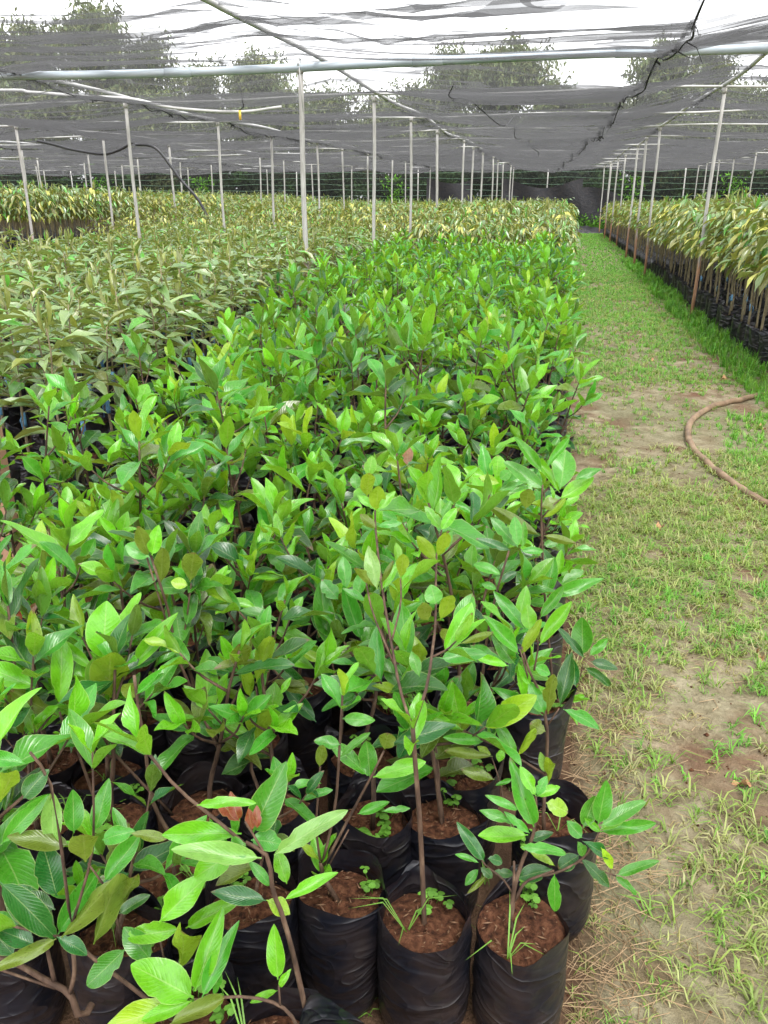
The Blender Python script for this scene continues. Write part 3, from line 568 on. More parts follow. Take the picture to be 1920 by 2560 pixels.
('H8',(0.02, 1.9),[(0.003,1.903,0.846,-0.091,1.913,0.906,0.04,'m',1),(-0.006,1.905,0.891,-0.077,1.919,0.962,0.029,'m',1),(0.003,1.88,0.911,0.05,1.909,0.972,0.021,'m',1),(0.039,1.919,0.835,-0.021,1.927,0.919,0.022,'b',1),(0.039,1.921,0.843,0.047,1.959,0.927,0.059,'m',1),(0.072,1.917,0.869,0.13,1.937,0.901,0.025,'m',1),(0.042,1.91,0.823,0.113,1.944,0.862,0.04,'b',1),(0.041,1.905,0.821,0.001,1.896,0.806,0.033,'o',-1),(-0.04,1.895,0.795,-0.034,1.88,0.851,0.04,'o',-1),(-0.001,1.913,0.72,-0.112,1.876,0.795,0.028,'o',-1),(0.01,1.88,0.734,0.085,1.894,0.715,0.022,'o',-1),(0.01,1.917,0.694,0.044,1.929,0.697,0.023,'m',1),(-0.044,1.868,0.694,0.007,1.881,0.693,0.022,'m',1),(0.027,1.886,0.564,0.038,1.926,0.652,0.038,'m',1),(0.062,1.916,0.592,0.112,1.943,0.622,0.031,'m',1),(0.035,1.889,0.559,0.155,1.918,0.617,0.034,'m',1),(0.005,1.9,0.773,0.051,1.894,0.826,0.022,'y',-1),(0.133,1.941,0.375,0.126,1.974,0.465,0.06,'m',1),(0.137,1.904,0.388,0.07,1.908,0.465,0.018,'d',1),(0.149,1.907,0.397,0.189,1.933,0.432,0.027,'m',1),(0.123,1.906,0.299,0.094,1.933,0.375,0.04,'d',1),(0.157,1.94,0.36,0.222,1.952,0.338,0.032,'d',1),(0.143,1.928,0.348,0.217,1.936,0.297,0.028,'d',1)],[([(0.059,1.908,0.294),(0.053,1.907,0.358),(0.023,1.901,0.557),(0.004,1.897,0.727),(-0.002,1.895,0.802),(-0.003,1.895,0.86)],0.006,0.003),([(0.001,1.896,0.774),(0.021,1.9,0.802),(0.044,1.905,0.825)],0.003,0.002),([(0.108,1.918,0.242),(0.13,1.923,0.312),(0.136,1.924,0.358)],0.003,0.002),([(0.063,1.909,0.265),(0.089,1.914,0.237),(0.108,1.918,0.242)],0.003,0.003)]),
('H9',(-0.14, 1.57),[(-0.044,1.599,0.817,-0.098,1.606,0.874,0.032,'m',1),(-0.044,1.573,0.831,-0.054,1.588,0.885,0.028,'m',1),(-0.035,1.606,0.814,-0.035,1.619,0.864,0.019,'m',1),(-0.059,1.598,0.809,-0.126,1.589,0.834,0.022,'d',1),(-0.075,1.589,0.755,-0.13,1.591,0.777,0.026,'m',1),(-0.074,1.588,0.738,-0.047,1.602,0.759,0.022,'d',1),(-0.083,1.599,0.714,-0.113,1.595,0.727,0.019,'m',1)],[([(-0.108,1.577,0.439),(-0.104,1.577,0.498),(-0.099,1.579,0.594),(-0.085,1.582,0.704),(-0.062,1.586,0.813)],0.006,0.003)]),
('H4',(-0.66, 1.13),[(-0.69,1.124,0.666,-0.708,1.115,0.699,0.029,'o',-1),(-0.684,1.115,0.68,-0.634,1.132,0.726,0.014,'m',1),(-0.676,1.144,0.677,-0.648,1.155,0.703,0.013,'m',1)],[([(-0.661,1.13,0.243),(-0.66,1.13,0.348),(-0.675,1.127,0.398),(-0.687,1.124,0.453),(-0.686,1.125,0.549),(-0.689,1.124,0.64),(-0.689,1.124,0.713)],0.007,0.004)]),
('H10',(-0.42, 2.02),[(-0.144,2.094,0.778,-0.171,2.12,0.879,0.041,'m',1),(-0.126,2.096,0.805,-0.128,2.111,0.859,0.049,'b',1),(-0.152,2.081,0.804,-0.21,2.081,0.83,0.032,'b',1),(-0.117,2.069,0.798,-0.167,2.062,0.813,0.028,'y',1),(-0.115,2.078,0.778,-0.036,2.117,0.828,0.044,'m',1),(-0.118,2.068,0.777,-0.045,2.091,0.791,0.032,'m',1),(-0.116,2.069,0.81,-0.09,2.077,0.83,0.032,'m',1),(-0.151,2.063,0.707,-0.176,2.064,0.72,0.02,'b',1),(-0.175,2.066,0.7,-0.238,2.072,0.736,0.024,'m',1),(-0.144,2.072,0.713,-0.095,2.095,0.752,0.037,'d',1),(-0.155,2.059,0.734,-0.19,2.067,0.776,0.032,'b',1)],[([(-0.276,2.05,0.355),(-0.241,2.057,0.456),(-0.163,2.074,0.693),(-0.139,2.079,0.771)],0.005,0.003)]),
('H11',(-0.62, 2.45),[(-0.44,2.505,0.68,-0.545,2.49,0.709,0.049,'y',1),(-0.442,2.493,0.632,-0.503,2.47,0.693,0.04,'y',-1),(-0.428,2.482,0.632,-0.356,2.471,0.742,0.064,'y',-1),(-0.438,2.468,0.702,-0.439,2.48,0.759,0.039,'k',1),(-0.392,2.511,0.728,-0.338,2.501,0.785,0.029,'y',-1),(-0.424,2.504,0.609,-0.328,2.533,0.617,0.035,'y',1),(-0.424,2.477,0.624,-0.461,2.46,0.574,0.034,'y',1),(-0.349,2.506,0.608,-0.309,2.508,0.584,0.02,'y',1),(-0.438,2.506,0.544,-0.373,2.535,0.586,0.055,'m',1),(-0.443,2.506,0.532,-0.348,2.518,0.487,0.05,'m',1)],[([(-0.443,2.487,0.303),(-0.439,2.488,0.469),(-0.436,2.488,0.634)],0.005,0.003)]),
('C1',(-0.68, 1.34),[(-0.852,1.279,0.633,-0.842,1.305,0.742,0.077,'b',1),(-0.848,1.284,0.537,-0.813,1.251,0.691,0.082,'y',-1),(-0.809,1.295,0.596,-0.727,1.351,0.704,0.029,'b',1),(-0.88,1.284,0.604,-0.945,1.285,0.664,0.024,'b',1)],[([(-0.868,1.269,0.44),(-0.853,1.272,0.504),(-0.843,1.275,0.541)],0.005,0.003)]),
('C2',(-0.86, 1.25),[(-0.923,1.221,0.551,-0.921,1.259,0.681,0.046,'b',1),(-0.933,1.223,0.526,-1,1.185,0.6,0.04,'o',-1),(-0.956,1.199,0.604,-1.054,1.188,0.651,0.046,'b',1),(-0.923,1.222,0.548,-0.797,1.227,0.499,0.047,'b',1),(-1.014,1.214,0.475,-1.001,1.183,0.592,0.048,'o',-1),(-0.995,1.198,0.49,-0.971,1.217,0.539,0.028,'m',1),(-1.006,1.191,0.493,-1.06,1.194,0.522,0.028,'m',1)],[([(-0.903,1.221,0.47),(-0.917,1.218,0.51),(-0.923,1.217,0.54)],0.005,0.003)]),
('C3',(-0.98, 1.62),[(-1.202,1.619,0.617,-1.286,1.593,0.659,0.029,'o',-1),(-1.208,1.639,0.578,-1.271,1.628,0.6,0.038,'d',1),(-1.215,1.641,0.622,-1.191,1.624,0.702,0.035,'o',-1),(-1.304,1.636,0.479,-1.352,1.641,0.535,0.027,'r',1),(-1.291,1.606,0.486,-1.34,1.586,0.451,0.027,'k',1),(-1.262,1.646,0.461,-1.305,1.623,0.438,0.024,'o',-1),(-1.29,1.638,0.483,-1.277,1.658,0.521,0.027,'k',1),(-1.203,1.631,0.618,-1.23,1.637,0.651,0.029,'m',1),(-1.196,1.63,0.635,-1.184,1.645,0.693,0.029,'m',1)],[([(-1.17,1.646,0.268),(-1.154,1.649,0.375),(-1.156,1.648,0.421),(-1.182,1.643,0.512),(-1.211,1.637,0.611)],0.006,0.003),([(-1.154,1.649,0.41),(-1.204,1.638,0.434),(-1.249,1.629,0.451)],0.003,0.002),([(-1.249,1.629,0.451),(-1.291,1.62,0.482)],0.003,0.002)]),
('C4',(-0.83, 1.85),[(-1.176,1.764,0.524,-1.26,1.762,0.599,0.031,'d',1),(-1.165,1.76,0.558,-1.205,1.765,0.586,0.034,'b',1),(-1.129,1.745,0.537,-1.113,1.732,0.624,0.046,'y',-1),(-1.164,1.767,0.527,-1.158,1.755,0.592,0.031,'o',-1),(-1.111,1.772,0.506,-1.06,1.766,0.592,0.047,'o',-1),(-1.119,1.76,0.552,-1.115,1.791,0.633,0.028,'m',1),(-1.058,1.761,0.471,-0.894,1.758,0.569,0.041,'o',-1),(-1.133,1.741,0.518,-1.214,1.715,0.485,0.022,'n',1),(-1.152,1.732,0.542,-1.218,1.701,0.513,0.037,'d',1),(-1.107,1.745,0.526,-1.074,1.738,0.488,0.031,'o',-1)],[([(-1.1,1.762,0.277),(-1.084,1.766,0.424),(-1.131,1.756,0.515)],0.005,0.003),([(-0.969,1.79,0.329),(-1.028,1.777,0.391),(-1.125,1.757,0.518)],0.003,0.002)]),
('D0',(-0.66, 1.57),[(-0.751,1.518,0.343,-0.752,1.548,0.491,0.058,'b',1),(-0.769,1.51,0.333,-0.835,1.483,0.41,0.033,'o',-1),(-0.741,1.51,0.347,-0.652,1.522,0.309,0.036,'b',1),(-0.738,1.519,0.291,-0.784,1.522,0.323,0.031,'m',1),(-0.732,1.511,0.318,-0.649,1.527,0.285,0.036,'m',1),(-0.756,1.505,0.709,-0.73,1.488,0.795,0.049,'o',-1),(-0.759,1.498,0.704,-0.793,1.495,0.71,0.028,'y',1),(-0.827,1.468,0.781,-0.875,1.465,0.803,0.04,'m',1),(-0.815,1.484,0.713,-0.792,1.465,0.794,0.036,'o',-1),(-0.822,1.47,0.784,-0.807,1.486,0.846,0.033,'b',1),(-0.831,1.471,0.782,-0.834,1.447,0.857,0.033,'o',-1)],[([(-0.71,1.507,0.24),(-0.752,1.498,0.363),(-0.773,1.493,0.437),(-0.799,1.488,0.537),(-0.805,1.487,0.635),(-0.831,1.481,0.778)],0.0075,0.004),([(-0.799,1.488,0.537),(-0.814,1.485,0.62),(-0.84,1.48,0.772)],0.004,0.003),([(-0.789,1.49,0.527),(-0.768,1.495,0.62),(-0.75,1.498,0.71)],0.004,0.0025),([(-0.752,1.498,0.363),(-0.744,1.5,0.337),(-0.724,1.504,0.304),(-0.709,1.507,0.257)],0.005,0.004)]),
('D2',(-0.52, 1.36),[(-0.536,1.377,0.442,-0.533,1.403,0.531,0.055,'b',1),(-0.562,1.357,0.417,-0.541,1.332,0.524,0.065,'y',-1),(-0.557,1.362,0.565,-0.507,1.341,0.708,0.019,'y',-1),(-0.557,1.38,0.516,-0.553,1.398,0.6,0.022,'m',1),(-0.568,1.381,0.502,-0.64,1.366,0.537,0.015,'o',-1),(-0.572,1.348,0.613,-0.582,1.335,0.673,0.05,'o',-1),(-0.577,1.374,0.52,-0.573,1.351,0.609,0.027,'y',-1),(-0.511,1.377,0.533,-0.493,1.388,0.565,0.015,'b',1)],[([(-0.582,1.36,0.357),(-0.554,1.366,0.462),(-0.556,1.365,0.497),(-0.559,1.365,0.554)],0.006,0.003)]),
('D3',(-0.62, 1.82),[(-0.847,1.824,0.364,-0.883,1.85,0.473,0.058,'m',1),(-0.809,1.836,0.398,-0.754,1.858,0.45,0.035,'m',1),(-0.826,1.828,0.346,-0.821,1.809,0.412,0.058,'y',-1),(-0.883,1.825,0.348,-0.925,1.831,0.377,0.032,'m',1),(-0.817,1.836,0.511,-0.808,1.86,0.591,0.034,'m',1),(-0.78,1.833,0.457,-0.725,1.89,0.567,0.038,'m',1),(-0.774,1.835,0.471,-0.704,1.846,0.48,0.025,'o',-1),(-0.731,1.831,0.488,-0.661,1.873,0.54,0.047,'m',1),(-0.681,1.866,0.433,-0.611,1.906,0.501,0.035,'d',1),(-0.657,1.836,0.589,-0.688,1.855,0.661,0.046,'m',1),(-0.656,1.845,0.45,-0.602,1.862,0.461,0.025,'m',1),(-0.811,1.829,0.519,-0.776,1.841,0.523,0.012,'b',1),(-0.63,1.877,0.528,-0.582,1.906,0.602,0.034,'d',1),(-0.871,1.804,0.462,-0.907,1.807,0.492,0.047,'d',1),(-0.83,1.835,0.511,-0.884,1.825,0.503,0.016,'b',1),(-0.674,1.867,0.566,-0.613,1.862,0.618,0.034,'o',-1)],[([(-0.797,1.826,0.163),(-0.804,1.824,0.441),(-0.825,1.82,0.536),(-0.845,1.816,0.637)],0.006,0.003),([(-0.691,1.848,0.225),(-0.778,1.83,0.466),(-0.728,1.84,0.597),(-0.701,1.846,0.664)],0.005,0.003)]),
('D4',(-0.38, 1.57),[(-0.501,1.62,0.509,-0.605,1.618,0.557,0.036,'b',1),(-0.504,1.612,0.452,-0.622,1.607,0.505,0.042,'b',1),(-0.468,1.613,0.514,-0.504,1.665,0.646,0.052,'m',1),(-0.458,1.629,0.537,-0.508,1.626,0.582,0.036,'m',1),(-0.473,1.619,0.487,-0.547,1.611,0.511,0.025,'b',1),(-0.467,1.609,0.507,-0.432,1.629,0.543,0.016,'b',1),(-0.392,1.617,0.542,-0.44,1.636,0.663,0.043,'m',1),(-0.398,1.65,0.478,-0.407,1.632,0.538,0.047,'y',-1),(-0.487,1.599,0.485,-0.532,1.597,0.502,0.025,'y',1),(-0.456,1.634,0.389,-0.514,1.647,0.439,0.037,'d',1),(-0.508,1.59,0.395,-0.616,1.595,0.481,0.033,'d',1),(-0.509,1.615,0.298,-0.59,1.633,0.376,0.037,'d',1),(-0.438,1.605,0.345,-0.382,1.641,0.411,0.039,'d',1),(-0.387,1.616,0.521,-0.365,1.647,0.587,0.033,'m',1),(-0.439,1.61,0.325,-0.395,1.617,0.319,0.017,'d',1),(-0.452,1.638,0.631,-0.488,1.642,0.674,0.041,'m',1),(-0.432,1.639,0.66,-0.443,1.662,0.726,0.035,'m',1),(-0.405,1.627,0.651,-0.392,1.645,0.706,0.032,'m',1)],[([(-0.451,1.622,0.211),(-0.447,1.623,0.267),(-0.442,1.624,0.378),(-0.458,1.621,0.43),(-0.468,1.618,0.491)],0.006,0.003),([(-0.439,1.625,0.381),(-0.425,1.628,0.421),(-0.394,1.634,0.479)],0.004,0.0025)]),
('A1',(-0.36, 0.83),[(-0.397,0.878,0.634,-0.5,0.848,0.641,0.034,'b',1),(-0.396,0.887,0.605,-0.47,0.849,0.565,0.041,'b',1),(-0.36,0.858,0.614,-0.474,0.829,0.632,0.033,'p',1),(-0.384,0.888,0.629,-0.345,0.917,0.722,0.048,'m',1),(-0.386,0.885,0.618,-0.343,0.895,0.613,0.034,'m',1),(-0.342,0.863,0.619,-0.254,0.9,0.679,0.03,'p',1),(-0.363,0.872,0.519,-0.438,0.858,0.534,0.028,'d',1),(-0.334,0.867,0.531,-0.268,0.902,0.564,0.014,'b',1),(-0.369,0.887,0.503,-0.333,0.887,0.487,0.028,'y',1),(-0.339,0.899,0.53,-0.353,0.905,0.579,0.025,'b',1),(-0.357,0.878,0.542,-0.385,0.881,0.578,0.017,'m',1),(-0.401,0.883,0.652,-0.433,0.887,0.682,0.024,'r',1),(-0.401,0.88,0.656,-0.412,0.886,0.694,0.02,'r',1),(-0.381,0.88,0.641,-0.386,0.885,0.673,0.017,'r',1),(-0.374,0.883,0.644,-0.375,0.889,0.675,0.015,'r',1),(-0.446,0.845,0.705,-0.371,0.857,0.716,0.016,'b',1),(-0.385,0.862,0.633,-0.4,0.854,0.623,0.037,'m',1)],[([(-0.312,0.885,0.224),(-0.322,0.883,0.354),(-0.34,0.879,0.48),(-0.353,0.876,0.536),(-0.358,0.875,0.602),(-0.388,0.869,0.628)],0.0075,0.004),([(-0.388,0.869,0.624),(-0.428,0.861,0.67),(-0.478,0.85,0.728),(-0.521,0.841,0.806)],0.004,0.003),([(-0.358,0.875,0.598),(-0.377,0.871,0.645),(-0.386,0.869,0.666)],0.003,0.002)]),
('A2',(-0.24, 0.8),[(-0.483,0.838,0.327,-0.573,0.83,0.38,0.062,'b',1),(-0.467,0.816,0.371,-0.437,0.86,0.479,0.035,'b',1),(-0.452,0.812,0.369,-0.419,0.862,0.457,0.028,'m',1),(-0.485,0.837,0.318,-0.611,0.792,0.294,0.04,'y',1),(-0.479,0.827,0.335,-0.549,0.811,0.298,0.025,'b',1),(-0.503,0.796,0.318,-0.419,0.795,0.389,0.014,'o',-1),(-0.346,0.855,0.379,-0.358,0.885,0.453,0.03,'b',1),(-0.349,0.86,0.35,-0.394,0.848,0.329,0.014,'b',1),(-0.337,0.837,0.389,-0.324,0.844,0.415,0.012,'b',1),(-0.439,0.827,0.358,-0.435,0.837,0.405,0.018,'m',1)],[([(-0.304,0.856,0.212),(-0.319,0.853,0.294),(-0.345,0.847,0.337),(-0.397,0.836,0.354),(-0.471,0.821,0.347)],0.005,0.003),([(-0.342,0.848,0.332),(-0.342,0.848,0.377)],0.003,0.002)]),
('A3',(-0.52, 0.86),[(-0.722,0.852,0.391,-0.802,0.859,0.463,0.056,'d',1),(-0.721,0.86,0.435,-0.768,0.856,0.459,0.03,'d',1),(-0.726,0.86,0.379,-0.666,0.915,0.479,0.038,'m',1),(-0.703,0.84,0.401,-0.613,0.845,0.517,0.022,'o',-1),(-0.713,0.842,0.398,-0.664,0.842,0.379,0.026,'d',1),(-0.714,0.84,0.395,-0.801,0.809,0.348,0.019,'o',-1),(-0.662,0.857,0.373,-0.597,0.839,0.527,0.017,'o',-1),(-0.618,0.88,0.431,-0.574,0.87,0.541,0.015,'o',-1),(-0.608,0.862,0.449,-0.571,0.883,0.473,0.022,'d',1),(-0.722,0.87,0.454,-0.742,0.887,0.534,0.049,'d',1),(-0.642,0.848,0.559,-0.629,0.838,0.632,0.046,'o',-1),(-0.683,0.872,0.564,-0.764,0.853,0.582,0.032,'o',-1),(-0.713,0.87,0.551,-0.718,0.9,0.634,0.033,'p',1),(-0.652,0.846,0.616,-0.658,0.865,0.677,0.031,'m',1),(-0.638,0.877,0.596,-0.621,0.898,0.665,0.029,'m',1),(-0.568,0.868,0.352,-0.608,0.873,0.402,0.041,'m',1),(-0.611,0.872,0.387,-0.53,0.89,0.401,0.034,'b',1),(-0.612,0.871,0.363,-0.672,0.838,0.307,0.042,'m',1),(-0.543,0.868,0.439,-0.478,0.896,0.515,0.044,'b',1),(-0.519,0.902,0.395,-0.445,0.937,0.435,0.03,'b',1),(-0.526,0.876,0.327,-0.479,0.857,0.487,0.013,'y',-1),(-0.521,0.895,0.347,-0.532,0.901,0.383,0.015,'b',1),(-0.791,0.835,0.503,-0.71,0.836,0.405,0.044,'d',1),(-0.632,0.87,0.502,-0.583,0.912,0.565,0.033,'m',1),(-0.627,0.875,0.581,-0.584,0.885,0.598,0.029,'m',1),(-0.583,0.883,0.596,-0.528,0.894,0.587,0.018,'o',-1),(-0.716,0.832,0.681,-0.689,0.852,0.716,0.031,'d',1),(-0.788,0.849,0.565,-0.726,0.882,0.636,0.029,'m',1),(-0.751,0.826,0.672,-0.712,0.821,0.748,0.031,'y',-1),(-0.711,0.844,0.735,-0.764,0.832,0.748,0.024,'m',1)],[([(-0.562,0.884,0.156),(-0.603,0.875,0.261),(-0.678,0.859,0.355),(-0.693,0.856,0.411),(-0.685,0.858,0.674),(-0.707,0.853,0.749)],0.006,0.003),([(-0.715,0.852,0.386),(-0.806,0.833,0.416)],0.004,0.003),([(-0.553,0.886,0.309),(-0.557,0.885,0.381)],0.003,0.002),([(-0.618,0.872,0.396),(-0.63,0.87,0.484),(-0.651,0.865,0.54)],0.004,0.002),([(-0.693,0.856,0.411),(-0.648,0.866,0.54),(-0.632,0.869,0.621),(-0.618,0.872,0.749)],0.004,0.002)]),
('A4',(-0.7, 0.98),[(-0.805,0.846,0.33,-0.851,0.852,0.385,0.046,'d',1),(-0.763,0.849,0.363,-0.821,0.844,0.38,0.038,'d',1)],[([(-0.715,0.872,0.128),(-0.714,0.872,0.18),(-0.732,0.869,0.233),(-0.766,0.861,0.265),(-0.814,0.852,0.306),(-0.863,0.841,0.332)],0.01,0.006),([(-0.732,0.869,0.233),(-0.718,0.872,0.279),(-0.713,0.873,0.327)],0.006,0.005),([(-0.753,0.864,0.265),(-0.754,0.864,0.311),(-0.755,0.864,0.353)],0.006,0.004),([(-0.754,0.864,0.246),(-0.839,0.846,0.29)],0.004,0.003)])]
# ------------------------------------------------------------------ leaves
def leaf_grid(seed, rows, nu, e, p, fold, curl, wave, asp, pet=.06, tipx=1.0, bite=0):
    r = np.random.default_rng(seed); t = np.array(rows); u = np.linspace(-1, 1, nu + 1)
    hw = .5 * np.clip(np.sin(np.pi * np.clip((t - pet * .6) / (1 - pet * .6), 0, 1) ** e), 0, 1) ** p
    hw[t <= pet] = .035; hw[-1] = .02
    if tipx > 1: hw[t > .8] *= .62
    T, U = np.meshgrid(t, u, indexing='ij'); HW = np.repeat(hw[:, None], nu + 1, 1)
    if bite:   # chewed margin
        for q in range(bite):
            j = r.integers(4, len(rows) - 2); sg = r.choice((-1, 1)); HW[j] = np.where(U[j] * sg > .1, HW[j] * r.uniform(.66, .85), HW[j])
    x = U * HW
    ph = r.uniform(0, 6.28, 4)
    z = fold * np.abs(x) * asp - curl * T ** 2 + wave * np.sin(T * 7 + ph[0]) * (x * asp) * 2 + .02 * np.sin(T * 4 + ph[1]) + wave * .35 * np.sin(T * 11 + ph[2]) * np.abs(x) * asp
    x = x + .05 * np.sin(T * 2.5 + ph[3]) * T * r.uniform(-1, 1)
    y = T * (1 - .25 * curl * curl)
    tw = r.uniform(-.28, .28) * T; zz_ = z.copy(); z = zz_ + np.sin(tw) * x * asp; x = x * np.cos(tw)
    n = nu + 1; i = np.arange(len(t) * n).reshape(len(t), n)
    Q = np.stack([i[:-1, :-1], i[:-1, 1:], i[1:, 1:], i[1:, :-1]], -1).reshape(-1, 4)
    return np.stack([x, y, z], -1).reshape(-1, 3), Q, np.stack([U * .5 + .5, T], -1).reshape(-1, 2)
R10 = [0, .06, .14, .26, .39, .53, .67, .8, .91, 1.0]
R7 = [0, .07, .24, .45, .66, .86, 1.0]
GLV = []
rr_ = random.Random(5)
for k in range(14):
    V, Q, UV = leaf_grid(100 + k, R10, 4, rr_.uniform(.86, 1.05), rr_.uniform(.64, .8), rr_.uniform(.15, .5), rr_.choice([-.1, -.02, .06, .12, .2]), rr_.uniform(.05, .25), .42)
    GLV.append(mesh('glossy_leaf', V, Q, None, M['leaf'], uv=UV))
R13 = [0, .05, .11, .19, .28, .38, .49, .6, .71, .81, .9, .96, 1.0]
GLH = []
for k in range(16):
    V, Q, UV = leaf_grid(700 + k, R13, 4, rr_.uniform(.84, 1.08), rr_.uniform(.62, .8), rr_.uniform(.2, .65), rr_.choice([-.12, -.04, .06, .12, .2, .3]), rr_.uniform(.05, .22), .40, bite=(1, 0, 2, 0)[k % 4])
    GLH.append(mesh('glossy_leaf', V, Q, None, M['leaf'], uv=UV))
OLV = []
for k in range(12):
    V, Q, UV = leaf_grid(200 + k, R7, 4, rr_.uniform(.85, 1.05), rr_.uniform(.75, .95), rr_.uniform(.3, .8), rr_.uniform(.15, .5), rr_.uniform(.05, .25), .28, tipx=1.3)
    OLV.append(mesh('olive_leaf', V, Q, None, M['olive'], uv=UV))
LOWG = leaf_grid(1, [0, .3, .7, 1], 2, .95, .75, .4, .1, .1, .42)[:2]
LOWO = leaf_grid(2, [0, .3, .65, 1], 2, .95, .85, .6, .36, .1, .28)[:2]
KITE = (np.array([(0, 0, 0), (.42, .38, .05), (0, 1, -.2), (-.42, .38, .05)], np.float32), np.array([(0, 1, 2, 3)]))

PAL = {'b': (.13, .42, .014), 'm': (.062, .29, .022), 'd': (.02, .125, .02), 'y': (.26, .46, .02), 'o': (.115, .185, .02), 'p': (.20, .40, .09), 'r': (.26, .06, .025), 'k': (.42, .2, .14), 'n': (.36, .15, .08)}
def lcol(k, r, spot=None):
    c = PAL[k]; j = r.uniform(.78, 1.22); h = r.uniform(-.02, .03)
    a = spot if spot is not None else (r.uniform(.5, 1.0) if k == 'o' else (r.uniform(.3, .9) if r.random() < .4 else 0))
    return (max(0, c[0] * j + h * .5), c[1] * j, c[2] * j, a)
def nrm(v): return v / (np.linalg.norm(v) + 1e-9)
def frame(b, a, n, L, w):
    a = nrm(np.asarray(a, float)); n = np.asarray(n, float); n = nrm(n - a * np.dot(n, a)); s = np.cross(a, n)
    m = np.eye(4); m[:3, 0] = s * w; m[:3, 1] = a * L; m[:3, 2] = n * L; m[:3, 3] = b
    return m
def add_leaves(parent, leaves, pool, r, off=(0, 0, 0), name='leaf'):
    for (m, c) in leaves:
        o = bpy.data.objects.new(name, r.choice(pool)); o.parent = parent
        mm = m.copy(); mm[:3, 3] += off
        o.matrix_basis = Matrix(mm.tolist()); o.color = c; COL.objects.link(o)

def cluster(out, tip, ax, r, n, L, young=True):
    az = r.uniform(0, 6.28); ax = nrm(ax)
    e1 = nrm(np.cross(ax, [.3, .2, 1.0]) if abs(ax[2]) < .95 else np.array([1.0, 0, 0])); e2 = np.cross(ax, e1)
    for p in range(n):
        for q in (0, 1):
            th = az + p * 1.571 + q * 3.1416 + r.uniform(-.25, .25); an = R(18 + p * 21 + r.uniform(-9, 12))
            d = math.cos(an) * ax + math.sin(an) * (math.cos(th) * e1 + math.sin(th) * e2)
            d = d + np.array([0, 0, -.10 * p]); l = L * r.uniform(.78, 1.15) * (.80 + .12 * min(p, 2))
            b = tip - ax * (.004 + .026 * p)
            k = r.choice('bbbbbyb' if p == 0 else 'bbbmmm' if p == 1 else 'mmdmdob') if young else r.choice('mmd' if p < 2 else 'mddo')
            nn = ax - d * np.dot(ax, d) + np.array([0, 0, .25]) + r.uniform(-.25, .25) * e1
            out.append((frame(b, d, nn, l, l * r.uniform(.29, .38)), lcol(k, r)))
def gen_glossy(seed, h, nb, L):
    r = random.Random(seed); stems = []; lv = []
    lean = np.array([r.uniform(-.12, .12), r.uniform(-.12, .12)])
    z0 = .215; N = 6
    main = [np.array([lean[0] * (t ** 1.4) + r.uniform(-.006, .006), lean[1] * (t ** 1.4) + r.uniform(-.006, .006), z0 + (h - z0) * t]) for t in np.linspace(0, 1, N)]
    stems.append((main, .0062, .0026)); top = main[-1]; ax = nrm(main[-1] - main[-2])
    cluster(lv, top, ax, r, 3, L, r.random() < .8)
    a0 = r.uniform(0, 6.28)
    for k in range(nb):
        t = r.uniform(.38, .82); i = min(N - 2, int(t * (N - 1))); p0 = main[i] + (main[i + 1] - main[i]) * (t * (N - 1) - i)
        a = a0 + k * 2.4 + r.uniform(-.4, .4); l = r.uniform(.08, .17); el = r.uniform(.5, 1.1)
        d = nrm(np.array([math.cos(a), math.sin(a), el]))
        p1 = p0 + d * l * .6; p2 = p1 + nrm(d + np.array([0, 0, .5])) * l * .5
        stems.append(([p0, p1, p2], .0034, .0018)); cluster(lv, p2, p2 - p1, r, r.choice((2, 2, 3)), L * r.uniform(.75, 1.0), r.random() < .62)
    for k in range(r.choice((2, 3, 4))):
        t = r.uniform(.35, .75); i = int(t * (N - 1)); p0 = main[i] + (main[i + 1] - main[i]) * (t * (N - 1) - i)
        a = r.uniform(0, 6.28); d = np.array([math.cos(a), math.sin(a), r.uniform(-.3, .4)]); l = L * r.uniform(.8, 1.1)
        lv.append((frame(p0, d, np.array([0, 0, 1.0]) + .3 * np.array([r.random(), r.random(), 0]), l, l * .42), lcol(r.choice('mddo'), r)))
    return stems, lv
def stem_mesh(stems, mat, seg=6, name='stem'):
    m = MB()
    for (pts, r0, r1) in stems:
        pts = np.array(pts); n = max(4, len(pts) * 2)
        q = spline(pts, n) if len(pts) > 2 else np.linspace(pts[0], pts[1], 3)
        m.tube(q, r0, r1, seg)
    return m.mesh(name, mat)

